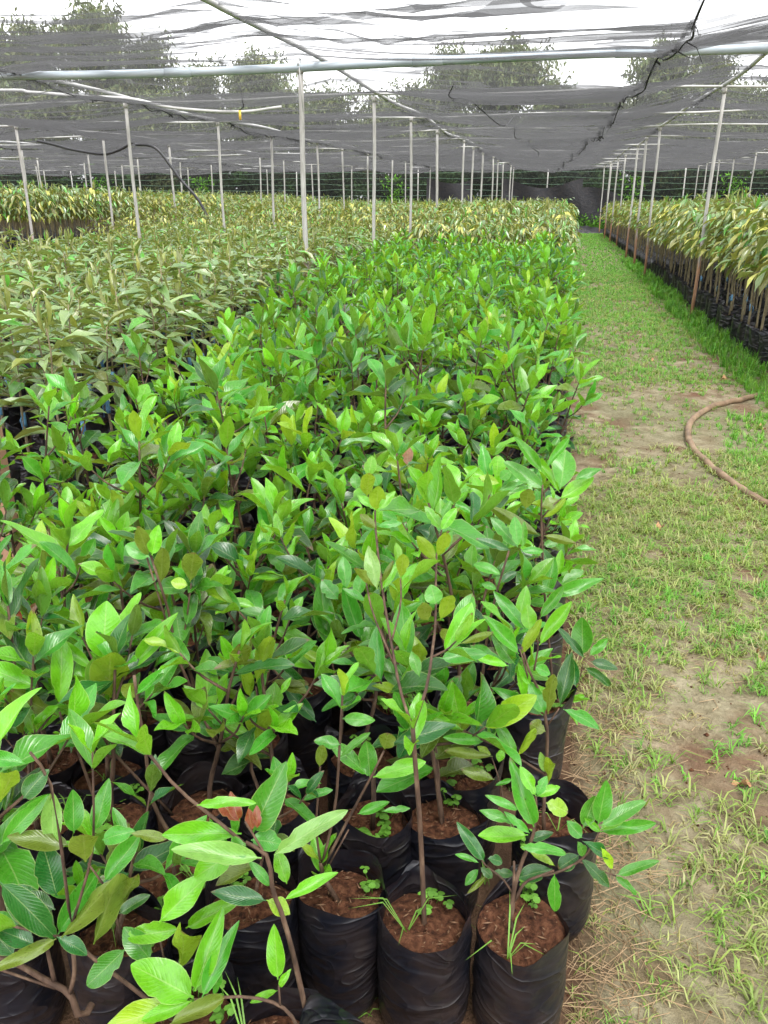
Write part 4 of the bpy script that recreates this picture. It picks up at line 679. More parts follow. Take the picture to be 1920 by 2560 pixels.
# ------------------------------------------------------------------ black grow bags and soil
def bag_mesh(seed, rad=.085, h=.285, low=False):
    r = np.random.default_rng(seed); N = 16 if low else 40
    th = np.linspace(0, 2 * np.pi, N, endpoint=False); ph = r.uniform(0, 6.28, 8)
    zs = np.linspace(0, 1, 6 if low else 15)
    c0 = r.uniform(0, 3.14)                       # the flat bag's two folded corners
    corner = np.exp(-((np.angle(np.exp(1j * (th - c0)))) / .30) ** 2) + np.exp(-((np.angle(np.exp(1j * (th - c0 - np.pi + r.uniform(-.3, .3))))) / .30) ** 2)
    rim = h + .012 * np.sin(2 * th + ph[0]) + .008 * np.sin(3 * th + ph[1]) + corner * r.uniform(.0, .055) - .02 * np.clip(np.sin(th * 1.0 + ph[7]), 0, 1) ** 3 * r.random()
    def ring(t, inset=0.0):
        z = rim * t
        rr = rad * (1 + .035 * np.sin(np.pi * t) + .02 * np.sin(2 * th + ph[2]) + .014 * np.sin(3 * th + ph[3] + t * 2)) + corner * .024 * t ** 3
        if t < .12: rr = rr * (.86 + .14 * t / .12)
        wr = .0016 * np.sin(t * 27 + 2.2 * np.sin(th * 2 + ph[4])) * np.clip(np.sin(th * 1.5 + ph[5]) + .2, 0, 1) + .0012 * np.sin(t * 13 + 4 * np.sin(th * 2 + ph[6]))
        rr = rr + wr * np.clip(t * 3, 0, 1) * (.4 + .6 * (t < .85)) - inset
        return np.stack([rr * np.cos(th), rr * np.sin(th), z - .012], 1)
    V = [ring(t) for t in zs] + [ring(1, .0006), ring(.93, .0015), ring(.86, .003), ring(.72, .003)]
    n = len(V); i = np.arange(N); j = (i + 1) % N
    Q = np.vstack([np.stack([k * N + i, k * N + j, (k + 1) * N + j, (k + 1) * N + i], 1) for k in range(n - 1) if k != len(zs) - 1])   # crisp rim: the inner film is its own sheet
    V = np.vstack(V + [np.array([[0, 0, -.012]])]); T = np.stack([j, i, np.full(N, n * N)], 1)
    return mesh('bag', V, Q, T, M['bag'])
def soil_mesh(seed, rad=.084, z0=.226, chips=48):
    r = np.random.default_rng(seed); N = 20; K = 6; th = np.linspace(0, 2 * np.pi, N, endpoint=False); V = [[0, 0, z0 + .006]]
    for k in range(1, K + 1):
        q = rad * k / K; z = z0 + r.normal(0, .0045, N) + .01 * math.sin(seed) * np.cos(th) * k / K - .004 * (k == K)
        V += list(np.stack([q * np.cos(th), q * np.sin(th), z], 1))
    V = np.array(V); i = np.arange(N); j = (i + 1) % N
    T = np.stack([np.zeros(N, int), 1 + i, 1 + j], 1); Q = np.vstack([np.stack([1 + k * N + i, 1 + (k + 1) * N + i, 1 + (k + 1) * N + j, 1 + k * N + j], 1) for k in range(K - 1)])
    m = MB(); m.add(V, Q, T); nq = len(Q); nt_ = len(T)
    cv, ct = [], []
    for c in range(chips):
        a = r.uniform(0, 6.28); q = rad * .93 * math.sqrt(r.random()); s = r.uniform(.0015, .004); l = s * r.uniform(1, 3.2); b = r.uniform(0, 6.28)
        p = np.array([q * math.cos(a), q * math.sin(a), z0 + .006]); d = np.array([math.cos(b), math.sin(b), r.uniform(-.3, .5)]) * l; e = np.array([-math.sin(b), math.cos(b), 0]) * s * .5
        o = len(cv); cv += [p - d, p + e, p + d, p - e, p + np.array([0, 0, s * .6])]; ct += [(o, o + 1, o + 4), (o + 1, o + 2, o + 4), (o + 2, o + 3, o + 4), (o + 3, o, o + 4)]
    if chips: m.add(np.array(cv), None, np.array(ct))
    T2 = np.vstack(m.T); return mesh('soil', np.vstack(m.V), np.vstack(m.Q), T2, None, mats=[M['soil'], M['husk']], midx=[0] * nq + [0] * nt_ + [1] * (len(T2) - nt_))
BAGS = [bag_mesh(300 + k, .085, [.285, .275, .295, .3, .28, .29, .27, .285][k]) for k in range(8)]
SOILS = [soil_mesh(320 + k) for k in range(6)]
def weed_mesh(seed):
    r = np.random.default_rng(seed); m = MB()
    def disc(c, n, rad, col):
        e1 = nrm(np.cross(n, [.2, .9, .1])); e2 = np.cross(n, e1); th = np.linspace(0, 2 * np.pi, 7, endpoint=False)
        m.add(np.vstack([c + n * -.0008, c + rad * (np.cos(th)[:, None] * e1 + np.sin(th)[:, None] * e2)]), None, [(0, 1 + k, 1 + (k + 1) % 7) for k in range(7)], col)
    for s in range(r.integers(1, 4)):
        a = r.uniform(0, 6.28); c0 = np.array([math.cos(a), math.sin(a), 0]) * r.uniform(.03, .068)
        for q in range(r.integers(3, 9)):
            p = c0 + np.append(r.normal(0, .012, 2), 0); h = r.uniform(.008, .035); top = p + np.array([r.normal(0, .006), r.normal(0, .006), h])
            col = np.array([.16, .38, .05, 0]) * r.uniform(.6, 1.2)
            m.tube([p + [0, 0, .226], top + [0, 0, .226]], .0008, .0006, 4, c=col)
            for l in range(4 if r.random() < .5 else 3):
                an = l * 2.1 + r.random(); disc(top + np.array([math.cos(an) * .006, math.sin(an) * .006, .228]), nrm(np.array([math.cos(an) * .3, math.sin(an) * .3, 1])), r.uniform(.0045, .008), col)
    if r.random() < .6:
        p = np.append(r.uniform(-.05, .05, 2), .226)
        for q in range(r.integers(3, 8)):
            a = r.uniform(0, 6.28); l = r.uniform(.05, .14); d = np.array([math.cos(a), math.sin(a), 0]); s = np.array([-d[1], d[0], 0]) * .0014
            m.add([p - s, p + s, p + d * l * .35 + [0, 0, l * .6] + s, p + d * l * .35 + [0, 0, l * .6] - s, p + d * l * .85 + [0, 0, l * .5]], [(0, 1, 2, 3)], [(3, 2, 4)], np.array([.17, .36, .06, 0]) * r.uniform(.7, 1.2))
    return m.mesh('weeds', M['grass'])
WEEDS = [weed_mesh(340 + k) for k in range(7)]

def potted(name, loc, label, cat, group=None, weeds=True, rz=None, sc_=1.0):
    e = empty(name, (loc[0], loc[1], float(rise(loc[0])))); props(e, label, cat, group)
    a = rnd.uniform(0, 6.28)
    for nm, me in (('bag', rnd.choice(BAGS)), ('soil', rnd.choice(SOILS))):
        o = obj(nm, me, e); o.rotation_euler = (0, 0, a); o.scale = (sc_, sc_, 1.0)
    if weeds and rnd.random() < .8:
        o = obj('weeds', rnd.choice(WEEDS), e); o.rotation_euler = (0, 0, rnd.uniform(0, 6.28)); o['kind'] = 'stuff'
    return e

# ------------------------------------------------------------------ foreground seedlings, leaf by leaf
HL = {'H1': 'low bushy glossy seedling in the front bag at the path corner', 'H2': 'tall bare-stemmed glossy seedling in the second front bag from the path', 'H3': 'seedling with four thin stems forking from one foot, third front bag from path',
      'H5': 'black bag with slumped rim and clover sprouts behind the four-stemmed seedling', 'H7': 'spreading glossy seedling in the bag right behind the low bushy corner one', 'H8': 'tall seedling at the path edge with big leaves fanned over the grass', 'H9': 'seedling with brown stem leaning right, in the bag behind the tall bare-stemmed one',
      'H4': 'bare crooked brown stem in a shiny front bag at lower left', 'H10': 'seedling with pale slanting stem topped by a rosette, near the path', 'H11': 'seedling crowned with yellow-lime leaves around one pink leaf', 'C1': 'seedling with a big notched lime leaf seen from below, at left',
      'C2': 'seedling with broad bright leaves cut by the left edge', 'C3': 'seedling at the left edge with two red young leaves', 'C4': 'seedling with one curled brown leaf and spotted olive leaves at left', 'D0': 'forked seedling with long bare branches and a spotted round leaf', 'D2': 'seedling holding a lime oval leaf and a chewed yellow leaf',
      'D3': 'dense dark green seedling behind the chewed yellow leaf', 'D4': 'seedling with long dark leaves spreading from forked stems at the centre', 'A1': 'foreground seedling with curled red young leaves at its top', 'A2': 'seedling low at the bottom edge with wide bright leaves on a side branch', 'A3': 'leafy seedling leaning in the lower left corner with dark ribbed leaves', 'A4': 'thick forked brown stem in the bottom left corner'}
CAM = np.array([0, 0, 1.5])
hr = random.Random(21); hero_pos = []
for (nm, bag, lv, st) in HERO:
    e = potted('glossy_seedling', bag, HL[nm], 'seedling', None, True); hero_pos.append(bag); base = np.array([bag[0], bag[1], 0.0])
    stems = [([np.array(p) - base for p in pts], r0 * .68, r1 * .72) for pts, r0, r1 in st]
    if stems:
        p0 = stems[0][0][0]
        if p0[2] > .2: stems[0][0].insert(0, np.array([p0[0] * .35, p0[1] * .35, .215]))
        elif p0[2] < .2: stems[0][0][0] = np.array([0, 0, .215])
        obj('stem', stem_mesh(stems, M['stem'], 8), e)
    leaves = []
    for (bx, by, bz, tx, ty, tz, wd, k, side) in lv:
        b = np.array([bx, by, bz]); t = np.array([tx, ty, tz]); a = t - b; L = np.linalg.norm(a)
        n = nrm(CAM - (b + t) / 2) * side + np.array([0, 0, .35]) * (1 if side > 0 else .1) + np.array([hr.uniform(-.2, .2), hr.uniform(-.2, .2), 0])
        leaves.append((frame(b - base, a, n, L * 1.08, max(wd, .24 * L) * .96), lcol(k, hr)))
    bases = np.array([m_[:3, 3] for m_, c in leaves]) if leaves else np.zeros((1, 3)) + 9
    for pts, r0, r1 in stems:      # no shoot ends bare
        end = np.asarray(pts[-1])
        if nm != 'A4' and np.min(np.linalg.norm(bases - end, axis=1)) > .05: cluster(leaves, end, np.asarray(pts[-1]) - np.asarray(pts[-2]), hr, 2, .095, True)
    add_leaves(e, leaves, GLH, hr)
# their lower shoots
for (nm, bag, lv, st) in HERO:
    if nm in ('C1', 'C2', 'C3', 'C4', 'D0', 'D2', 'D3', 'D4', 'H9', 'H10', 'H11', 'A4'):
        e = [o for o in COL.objects if o.get('label') == HL[nm]][0]
        st2, lv2 = gen_glossy(900 + len(nm) * 7 + ord(nm[0]) + ord(nm[-1]), .66 if nm[0] != 'A' else .45, 4, .115)
        obj('stem', stem_mesh(st2, M['stem']), e); add_leaves(e, lv2, GLH, hr)
# a stub plant in the slumped bag
m = MB(); m.tube([(0, .0, .215), (.004, 0, .3), (.0, .01, .42)], .006, .005, 7); obj('stem', m.mesh('stem', M['stem']), [o for o in COL.objects if o.get('label') == HL['H5']][0])

# ------------------------------------------------------------------ the packed bed of glossy seedlings
GV = []
for k in range(34):
    st, lv = gen_glossy(400 + k, rnd.uniform(.56, .90), rnd.choice((3, 3, 4, 4)), rnd.uniform(.122, .158)); GV.append((stem_mesh(st, M['stem']), lv, st))
spots = []; rc = {}
yy = .98; row = 0
while yy < 13.7:
    pit = .192 if yy < 3.4 else .215
    for c in range(13):
        x = .02 - c * pit - (.5 * pit if row % 2 else 0) * .6 + rnd.uniform(-.018, .018); y = yy + rnd.uniform(-.02, .02)
        if x < -1.72 - .12 * min(5, max(0, y - 2.4)) - .03 * max(0, y - 7.4): continue
        if y < 1.08 and x > -.62: continue
        if in_view(x, y, .12 + .05 * y / 4) and all((x - a) ** 2 + (y - b) ** 2 > .150 ** 2 for a, b in hero_pos): spots.append((x, y)); rc[(x, y)] = (row, c)
    yy += .21 if yy < 3.4 else .235; row += 1
XL = {(-.49, 1.11): 'shiny black front bag with a short leafy shoot, left of the four-stemmed seedling'}
for p in XL: spots.append(p); rc[p] = (0, 0)
spots.sort(key=lambda p: p[0] ** 2 + p[1] ** 2)
NI = 300 - len(hero_pos)
gr_ = random.Random(77); nedge = 0
for k, (x, y) in enumerate(spots[:NI]):
    near = math.hypot(x, y) < 2.0
    edge = x > -.12
    lb, gp = ('glossy green seedling in a black bag, in the column along the path edge', 'glossy seedlings along the path edge') if edge else \
             ('glossy green seedling in a black bag, packed in the front of the middle bed', 'front glossy seedlings in the middle bed') if y < 3 else \
             ('glossy green seedling in a black bag, packed in the depth of the middle bed', 'glossy seedlings deep in the middle bed')
    if edge and y < 4.6 and x > -.06:
        lb = 'glossy green seedling, %s bag back along the path edge behind the bag corner' % ORD[min(15, nedge + 2)]; gp = None; nedge += 1
    elif y < 3.0:
        rw, cl_ = rc[(x, y)]; lb = 'glossy green seedling, %s bag from the path in the %s crowded row back' % (ORD[cl_], ORD[rw]); gp = None
    if (x, y) in XL: lb = XL[(x, y)]; gp = None
    e = potted('glossy_seedling', (x, y), lb, 'seedling', gp, y < 3.5)
    sm, lv, st = GV[gr_.randrange(len(GV))]
    rz = gr_.uniform(0, 6.28); s = gr_.uniform(.88, 1.12)
    if y < 1.32 and x > -.5: s *= .7
    if edge and y < 3: s *= .8
    if y > 3.2: s *= 1.05
    e.rotation_euler = (0, 0, rz)
    o = obj('stem', sm, e); o.scale = (s, s, s); o.location = (0, 0, .215 * (1 - s))
    out = []
    drop = .1 if y < 1.4 else 0
    for m_, c in lv:
        if gr_.random() < drop: continue
        mm = m_.copy(); mm[:3, :] *= s; mm[2, 3] += .215 * (1 - s)
        j = gr_.uniform(.85, 1.15); out.append((mm, (c[0] * j, c[1] * j, c[2] * j, c[3])))
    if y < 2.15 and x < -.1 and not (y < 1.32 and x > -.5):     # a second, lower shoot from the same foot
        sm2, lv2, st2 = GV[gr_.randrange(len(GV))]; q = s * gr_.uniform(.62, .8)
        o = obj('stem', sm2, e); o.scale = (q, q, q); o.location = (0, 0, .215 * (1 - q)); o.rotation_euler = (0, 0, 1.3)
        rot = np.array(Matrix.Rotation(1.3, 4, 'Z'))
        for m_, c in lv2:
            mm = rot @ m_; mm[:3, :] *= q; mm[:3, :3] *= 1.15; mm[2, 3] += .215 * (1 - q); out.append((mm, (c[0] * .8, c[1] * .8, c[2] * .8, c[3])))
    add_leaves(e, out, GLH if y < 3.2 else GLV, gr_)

# ------------------------------------------------------------------ masses for what lies too deep to pick apart
def tile(variants, places, r):
    """variants: list of (V,Q,C); places: (x,y,scale) -> merged arrays"""
    VV, QQ, CC, off = [], [], [], 0
    for (x, y, s) in places:
        zr = float(rise(x)) if x < -8.4 else 0.0
        V, Q, C = variants[r.randrange(len(variants))]; a = r.uniform(0, 6.28); ca, sa = math.cos(a) * s, math.sin(a) * s
        W = np.empty_like(V); W[:, 0] = V[:, 0] * ca - V[:, 1] * sa + x; W[:, 1] = V[:, 0] * sa + V[:, 1] * ca + y; W[:, 2] = V[:, 2] * s + zr
        VV.append(W); QQ.append(Q + off); CC.append(C * np.array([*([r.uniform(.82, 1.18)] * 3), 1], np.float32)); off += len(V)
    return np.vstack(VV), np.vstack(QQ), np.vstack(CC)
def leaves_to_arrays(lv, tmpl):
    V0, Q0 = tmpl; n = len(V0); V, Q, C = [], [], []
    for k, (m, c) in enumerate(lv):
        V.append(V0 @ m[:3, :3].T + m[:3, 3]); Q.append(Q0 + k * n); C.append(np.tile(np.array(c, np.float32), (n, 1)))
    return np.vstack(V).astype(np.float32), np.vstack(Q), np.vstack(C).astype(np.float32)
def simple_stem(h, r0, r1, lean=(0, 0), z0=.2, seg=5):
    m = MB(); m.tube([(0, 0, z0), (lean[0] * .4, lean[1] * .4, (z0 + h) / 2), (lean[0], lean[1], h)], r0, r1, seg, cap=False); return np.vstack(m.V), np.vstack(m.Q)
def low_pot(rad, h, N=9):
    th = np.linspace(0, 2 * np.pi, N, endpoint=False); i = np.arange(N); j = (i + 1) % N
    V = np.vstack([np.stack([rad * q * np.cos(th), rad * q * np.sin(th), np.full(N, z)], 1) for q, z in ((.92, -.01), (1.0, h * .5), (1.02, h), (.96, h - .004), (.9, h * .84), (.02, h * .85))])
    Q = np.vstack([np.stack([k * N + i, k * N + j, (k + 1) * N + j, (k + 1) * N + i], 1) for k in range(5)]); return V.astype(np.float32), Q
def mass(name, lmat, leafvar, stemvar, pot, places, seed, label, cat, smat, bagmat=None):
    r = random.Random(seed); V1, Q1, C1 = tile(leafvar, places, r)
    r = random.Random(seed); one = np.array([[1, 1, 1, 1]], np.float32)
    V2, Q2, C2 = tile([(v, q, np.repeat(one, len(v), 0)) for v, q in stemvar], places, r)
    V3, Q3, C3 = tile([(pot[0], pot[1], np.repeat(one, len(pot[0]), 0))], [(x, y, 1.0) for x, y, s in places], r)
    V = np.vstack([V1, V2, V3]); Q = np.vstack([Q1, Q2 + len(V1), Q3 + len(V1) + len(V2)])
    midx = [0] * len(Q1) + [1] * len(Q2) + [2] * len(Q3)
    o = obj(name, mesh(name, V, Q, None, None, col=np.vstack([C1, C2, C3]), mats=[lmat, smat, M['bag']], midx=midx))
    return props(o, label, cat, kind='stuff')
if len(spots) > NI:
    lvv = [leaves_to_arrays(lv, LOWG) for sm, lv, st in GV]
    mass('seedling_mass', M['leaf_mass'], lvv, [simple_stem(.75, .006, .003) for _ in lvv], low_pot(.085, .27), [(x, y, gr_.uniform(.92, 1.18)) for x, y in spots[NI:]], 81,
         'crowded far part of the bed of glossy green seedlings', 'seedlings', M['stem'])

# ------------------------------------------------------------------ olive narrow-leaved seedlings
OP = {'g': (.12, .22, .065), 'G': (.11, .37, .04), 'o': (.20, .235, .055), 'O': (.28, .285, .075), 'l': (.20, .30, .10), 'Y': (.46, .47, .09)}
def ocol(k, r):
    c = OP[k]; j = r.uniform(.75, 1.25); return (c[0] * j, c[1] * j, c[2] * j, r.uniform(.0, .4))
def gen_olive(seed, h, z_low, ntw, L, tall=False, nl=4):
    r = random.Random(seed); stems = []; lv = []; z0 = .21
    lean = (r.uniform(-.05, .05), r.uniform(-.05, .05)); N = 7
    main = [np.array([lean[0] * t * t + r.uniform(-.006, .006), lean[1] * t * t + r.uniform(-.006, .006), z0 + (h - z0) * t]) for t in np.linspace(0, 1, N)]
    stems.append((main, .013 if tall else .0085, .003)); a0 = r.uniform(0, 6.28)
    for k in range(ntw):
        z = z_low + (h - z_low) * (k + .5) / ntw; t = (z - z0) / (h - z0); i = min(N - 2, int(t * (N - 1))); p0 = main[i] + (main[i + 1] - main[i]) * (t * (N - 1) - i)
        a = a0 + k * 2.4 + r.uniform(-.3, .3); l = (r.uniform(.10, .2) if not tall else r.uniform(.18, .36)) * (1.1 - .6 * (k / ntw))
        d = np.array([math.cos(a), math.sin(a), r.uniform(.25, .7)]); p1 = p0 + nrm(d) * l * .6; p2 = p1 + nrm(d + np.array([0, 0, -.5])) * l * .5
        stems.append(([p0, p1, p2], .003, .0013))
        for q in range(nl):
            f = (q + .6) / nl; b = p0 + (p1 - p0) * min(1, f * 1.7) if f < .6 else p1 + (p2 - p1) * (f - .6) / .4
            sd = 1 if q % 2 else -1; aa = a + sd * r.uniform(.5, 1.1)
            dz = r.uniform(-.15, .55) if not tall else r.uniform(-1.0, .1)
            dv = np.array([math.cos(aa), math.sin(aa), dz]); ll = L * r.uniform(.75, 1.2)
            kk = r.choice('gggglllGo') if not tall else r.choice('gglloOYYG')
            lv.append((frame(b, dv, np.array([0, 0, 1.0]) + .45 * np.array([math.cos(aa), math.sin(aa), 0]) * (1 if dz < 0 else 0) + np.array([r.uniform(-.3, .3), r.uniform(-.3, .3), 0]), ll, ll * r.uniform(.26, .34)), ocol(kk, r)))
    for q in range(4):   # folded young leaves at the tip
        aa = r.uniform(0, 6.28); dv = np.array([math.cos(aa) * .45, math.sin(aa) * .45, r.choice((1, .9, -.7))]); ll = L * r.uniform(.5, .9)
        lv.append((frame(main[-1] - np.array([0, 0, .015 * q]), dv, np.array([math.cos(aa), math.sin(aa), .2]) * r.choice((-1, 1)), ll, ll * .2), ocol(r.choice('oOoG'), r)))
    return stems, lv
SO = [gen_olive(500 + k, rnd.uniform(.84, 1.04), .42, 8, .185) for k in range(14)]
TO = [gen_olive(540 + k, rnd.uniform(1.3, 1.55), .78, 13, .195, True, 5) for k in range(10)]
SOm = [(stem_mesh(st, M['olive_stem']), lv) for st, lv in SO]
TOm = [(stem_mesh(st, M['olive_stem']), lv) for st, lv in TO]
def fol_mesh(lv, name='foliage'):
    V, Q, C = leaves_to_arrays(lv, LOWO); return mesh(name, V, Q, None, M['olive_mass'], col=C)
SOf = [fol_mesh(lv) for st, lv in SO]; TOf = [fol_mesh(lv) for st, lv in TO]
def tape_mesh(z, rad):
    m = MB(); m.tube([(0, 0, z), (.001, 0, z + .03), (0, 0, z + .075)], rad, rad * .92, 8); m.tube([(rad * .6, 0, z + .06), (rad * 2.2, .004, z + .04), (rad * 2.0, .01, z - .02)], .003, .002, 4); return m.mesh('graft_tape', M['tape'])
TAPES = [tape_mesh(.40, .0125), tape_mesh(.44, .012), tape_mesh(.36, .0135)]
olr = random.Random(91)
def place_olive(name, x, y, var, fol, pool, k, label, group, leafy, s=1.0, sc_=1.1, tape=True):
    e = potted(name, (x, y), label, 'seedling' if 'seed' in name else 'sapling', group, False, sc_=sc_)
    rz = olr.uniform(0, 6.28); e.rotation_euler = (0, 0, rz); sm, lv = var[k % len(var)]
    o = obj('stem', sm, e); o.scale = (s, s, s); o.location = (0, 0, .21 * (1 - s))
    if tape: obj('graft_tape', olr.choice(TAPES), e)
    if leafy:
        out = []
        for m_, c in lv:
            mm = m_.copy(); mm[:3, :] *= s; mm[2, 3] += .21 * (1 - s); j = olr.uniform(.85, 1.15); out.append((mm, (c[0] * j, c[1] * j, c[2] * j, c[3])))
        add_leaves(e, out, pool, olr)
    else:
        o = obj('foliage', fol[k % len(fol)], e); o.scale = (s, s, s); o.location = (0, 0, .21 * (1 - s)); o['kind'] = 'stuff'
    return e
sp2 = []
y = 3.35
while y < 17.5:
    x = -2.2 - .12 * min(5, max(0, y - 2.4)) - .03 * max(0, y - 7.4)
    while x > -8.0:
        if in_view(x, y, .3) and not (-3.1 < x < -2.4 and y > 15): sp2.append((x + rnd.uniform(-.04, .04), y + rnd.uniform(-.04, .04)))
        x -= .34
    y += .34
sp2.sort(key=lambda p: p[0] ** 2 + p[1] ** 2)
NS = 250
for k, (x, y) in enumerate(sp2[:NS]):
    fr = math.hypot(x, y) < 7.0
    place_olive('olive_seedling', x, y, SOm, SOf, OLV, olr.randrange(99), 'narrow-leaved olive seedling with blue graft tape, ' + ('at the near edge of the left bed' if fr else 'deeper in the left bed'), 'near olive seedlings' if fr else 'deeper olive seedlings', k < 105, olr.uniform(.92, 1.1), 1.02)
sv = [leaves_to_arrays(lv, LOWO) for st, lv in SO]
mass('olive_seedling_mass', M['olive_mass'], sv, [simple_stem(.85, .008, .004) for _ in sv], low_pot(.088, .27), [(x, y, olr.uniform(.9, 1.1)) for x, y in sp2[NS:]], 82, 'far part of the left bed of short olive seedlings', 'seedlings', M['olive_stem'])
# tall saplings: right bed, the bed behind the glossy seedlings, and the far left bed
def grid(x0, x1, y0, y1, px, py, pad=.3):
    out = []; yq = y0
    while yq < y1:
        xq = x0
        while (xq < x1 if x1 > x0 else xq > x1):
            if in_view(xq, yq, pad): out.append((xq + rnd.uniform(-.05, .05), yq + rnd.uniform(-.05, .05)))
            xq += px if x1 > x0 else -px
        yq += py
    return out
right = grid(2.08, 9.5, 6.6, 44, .34, .33)
mid = grid(.0, -2.55, 14.4, 43.5, .34, .34)
back = grid(-2.7, -10.6, 17.4, 44, .42, .42)
left = grid(-12.2, -34, 17.5, 44, .42, .42)
def vis_rank(p): return math.hypot(*p)
right.sort(key=lambda p: math.hypot(*p) + 2.2 * (p[0] - 2.0)); mid.sort(key=lambda p: math.hypot(*p) + 1.5 * (-p[0])); left.sort(key=lambda p: math.hypot(*p) + 1.0 * abs(p[0] + 12.2))
NR, NM, NL = 150, 80, 60
frow = sorted([p for p in right[:NR] if p[0] < 2.2], key=lambda p: p[1])[:14]
for k, (x, y) in enumerate(right[:NR]):
    fr = frow.index((x, y)) if (x, y) in frow else -1
    place_olive('tall_sapling', x, y, TOm, TOf, OLV, olr.randrange(99), 'tall yellow-green sapling, %s black bag back along the right edge of path' % ORD[fr] if fr >= 0 else 'tall yellow-green sapling in a black bag, inside the bed right of the path', None if fr >= 0 else 'tall saplings right of the path', k < 45, olr.uniform(.92, 1.08), 1.12, k < 60 and olr.random() < .4)
for k, (x, y) in enumerate(mid[:NM]):
    place_olive('tall_sapling', x, y, TOm, TOf, OLV, olr.randrange(99), 'tall yellow-green sapling behind the glossy seedlings, left of the path', 'tall saplings behind the glossy bed', False, olr.uniform(.92, 1.04) * min(1, .8 + .2 * (y - 14.4) / 3), 1.12, False)
for k, (x, y) in enumerate(left[:NL]):
    place_olive('tall_sapling', x, y, TOm, TOf, OLV, olr.randrange(99), 'tall sapling with its dark pot in view, front of the far left bed', 'tall saplings at front of the far left bed', False, olr.uniform(.98, 1.1), 1.3, False)
tv = [leaves_to_arrays(lv[::2], KITE) for st, lv in TO]
print(len(right)-NR, len(mid)-NM)
rest = right[NR:] + mid[NM:] + back + left[NL:]
mass('sapling_mass', M['olive_mass'], tv, [simple_stem(1.35, .013, .005) for _ in tv], low_pot(.1, .3), [(x, y, olr.uniform(.93, 1.07) * (1.0 if x > -2.7 or x < -11 else min(1.0, .74 + .26 * max(0, y - 17.4) / 6))) for x, y in rest], 83, 'sea of tall olive saplings filling the far beds', 'saplings', M['olive_stem'])
print('counts', len(spots), len(sp2), len(right), len(mid), len(back), len(left), len(bpy.data.objects))
# ------------------------------------------------------------------ grass, straw, fallen leaves, hose, wooden post
def blades(P, ang, L, Wd, lean, cols):
    n = len(P); d = np.stack([np.cos(ang), np.sin(ang), np.zeros(n)], 1); s = np.stack([-d[:, 1], d[:, 0], d[:, 2]], 1) * (Wd * .5)[:, None]
    up = np.array([0, 0, 1.0]); l1 = (L * .5)[:, None]
    mid = P + d * l1 * lean[:, None] * .75 + up * l1 * np.sqrt(np.clip(1 - (lean * .75) ** 2, .02, 1))[:, None]
    ln2 = np.clip(lean * 1.5, 0, 1.0); tip = mid + d * l1 * ln2[:, None] + up * (L * .5 * (.75 - ln2) * .9)[:, None]
    tip[:, 2] = np.maximum(tip[:, 2], P[:, 2] + .003)
    V = np.stack([P - s, P + s, mid + s * .8, mid - s * .8, tip], 1).reshape(-1, 3); b = np.arange(n)[:, None] * 5
    return V, b + np.array([[0, 1, 2, 3]]), b + np.array([[3, 2, 4]]), np.repeat(cols, 5, 0)
r = np.random.default_rng(71)
m = MB()
def tufts(n, x0, x1, y0, y1, dens, size, per, palette, ypow=1.0, wl=(.0022, .0042), flat=(.45, 1.0)):
    X = r.uniform(x0, x1, n); Y = y0 + (y1 - y0) * r.random(n) ** ypow
    keep = r.random(n) < np.clip(dens(X, Y), 0, 1); X, Y = X[keep], Y[keep]; k = len(X)
    if k == 0: return
    sz = size(X, Y) * r.uniform(.6, 1.35, k)
    pal = np.array(palette); tc = pal[r.integers(0, len(pal), k)]
    idx = np.repeat(np.arange(k), per); q = len(idx)
    P = np.stack([X[idx] + r.normal(0, .007, q), Y[idx] + r.normal(0, .007, q), np.zeros(q)], 1); P[:, 2] = ground_z(P[:, 0], P[:, 1]) - .003
    c = tc[idx] * r.uniform(.7, 1.3, (q, 1)); c = np.column_stack([c, np.zeros(q)])
    yy_ = Y[idx]; wsc = 1 + np.clip(yy_ - 4, 0, 30) * .12
    V, Q, T, C = blades(P, r.uniform(0, 6.28, q), sz[idx] * r.uniform(.5, 1.2, q), r.uniform(*wl, q) * wsc, r.uniform(*flat, q), c)
    m.add(V, Q, T, C)
patch = lambda X, Y: vnoise(X, Y, 72, 1.1) * .6 + vnoise(X, Y, 73, 3.1) * .4
pale = [(.25, .32, .09), (.32, .36, .14), (.21, .31, .065), (.34, .33, .17), (.16, .31, .05)]
green = [(.12, .36, .04), (.16, .43, .05), (.19, .39, .06), (.105, .30, .04)]
# front of the path: thin, pale, creeping; bare stripe; then thick and bright
tufts(11000, .14, 2.1, 1.0, 5.4, lambda X, Y: (patch(X, Y) - .29) * 2.1 * np.clip((Y - .6) / .9, .3, 1) * np.clip((X - .1) / .25, .3, 1), lambda X, Y: .082 + 0 * X, 7, pale, 1.0, (.0032, .006), (.6, 1.0))
tufts(2600, .18, 2.1, 1.3, 5.4, lambda X, Y: (patch(X + 5, Y) - .42) * 2.4, lambda X, Y: .07 + 0 * X, 8, green, 1.0, (.003, .0055), (.45, 1.0))
tufts(6500, .12, 2.1, 4.8, 9.5, lambda X, Y: (patch(X, Y) - .36 + .12 * np.abs(X - .9)) * 1.9 * np.clip((9.5 - Y) / 1.5, 0, 1), lambda X, Y: .06 + 0 * X, 7, pale + green, 1.0)
tufts(11000, .1, 2.15, 7.5, 20, lambda X, Y: (.5 + (patch(X, Y) - .3) * 1.6) * np.clip((Y - 7.2) / 2.8, .12, 1), lambda X, Y: .09 + 0 * X, 7, green + pale[:2], 1.3)
tufts(6000, -.2, 2.3, 19, 45, lambda X, Y: .95 + 0 * X, lambda X, Y: .10 + 0 * X, 6, green, 1.2)
tufts(1500, 1.6, 2.1, 5.5, 24, lambda X, Y: .8 + 0 * X, lambda X, Y: .17 + 0 * X, 9, green, 1.2, (.004, .007), (.15, .7))
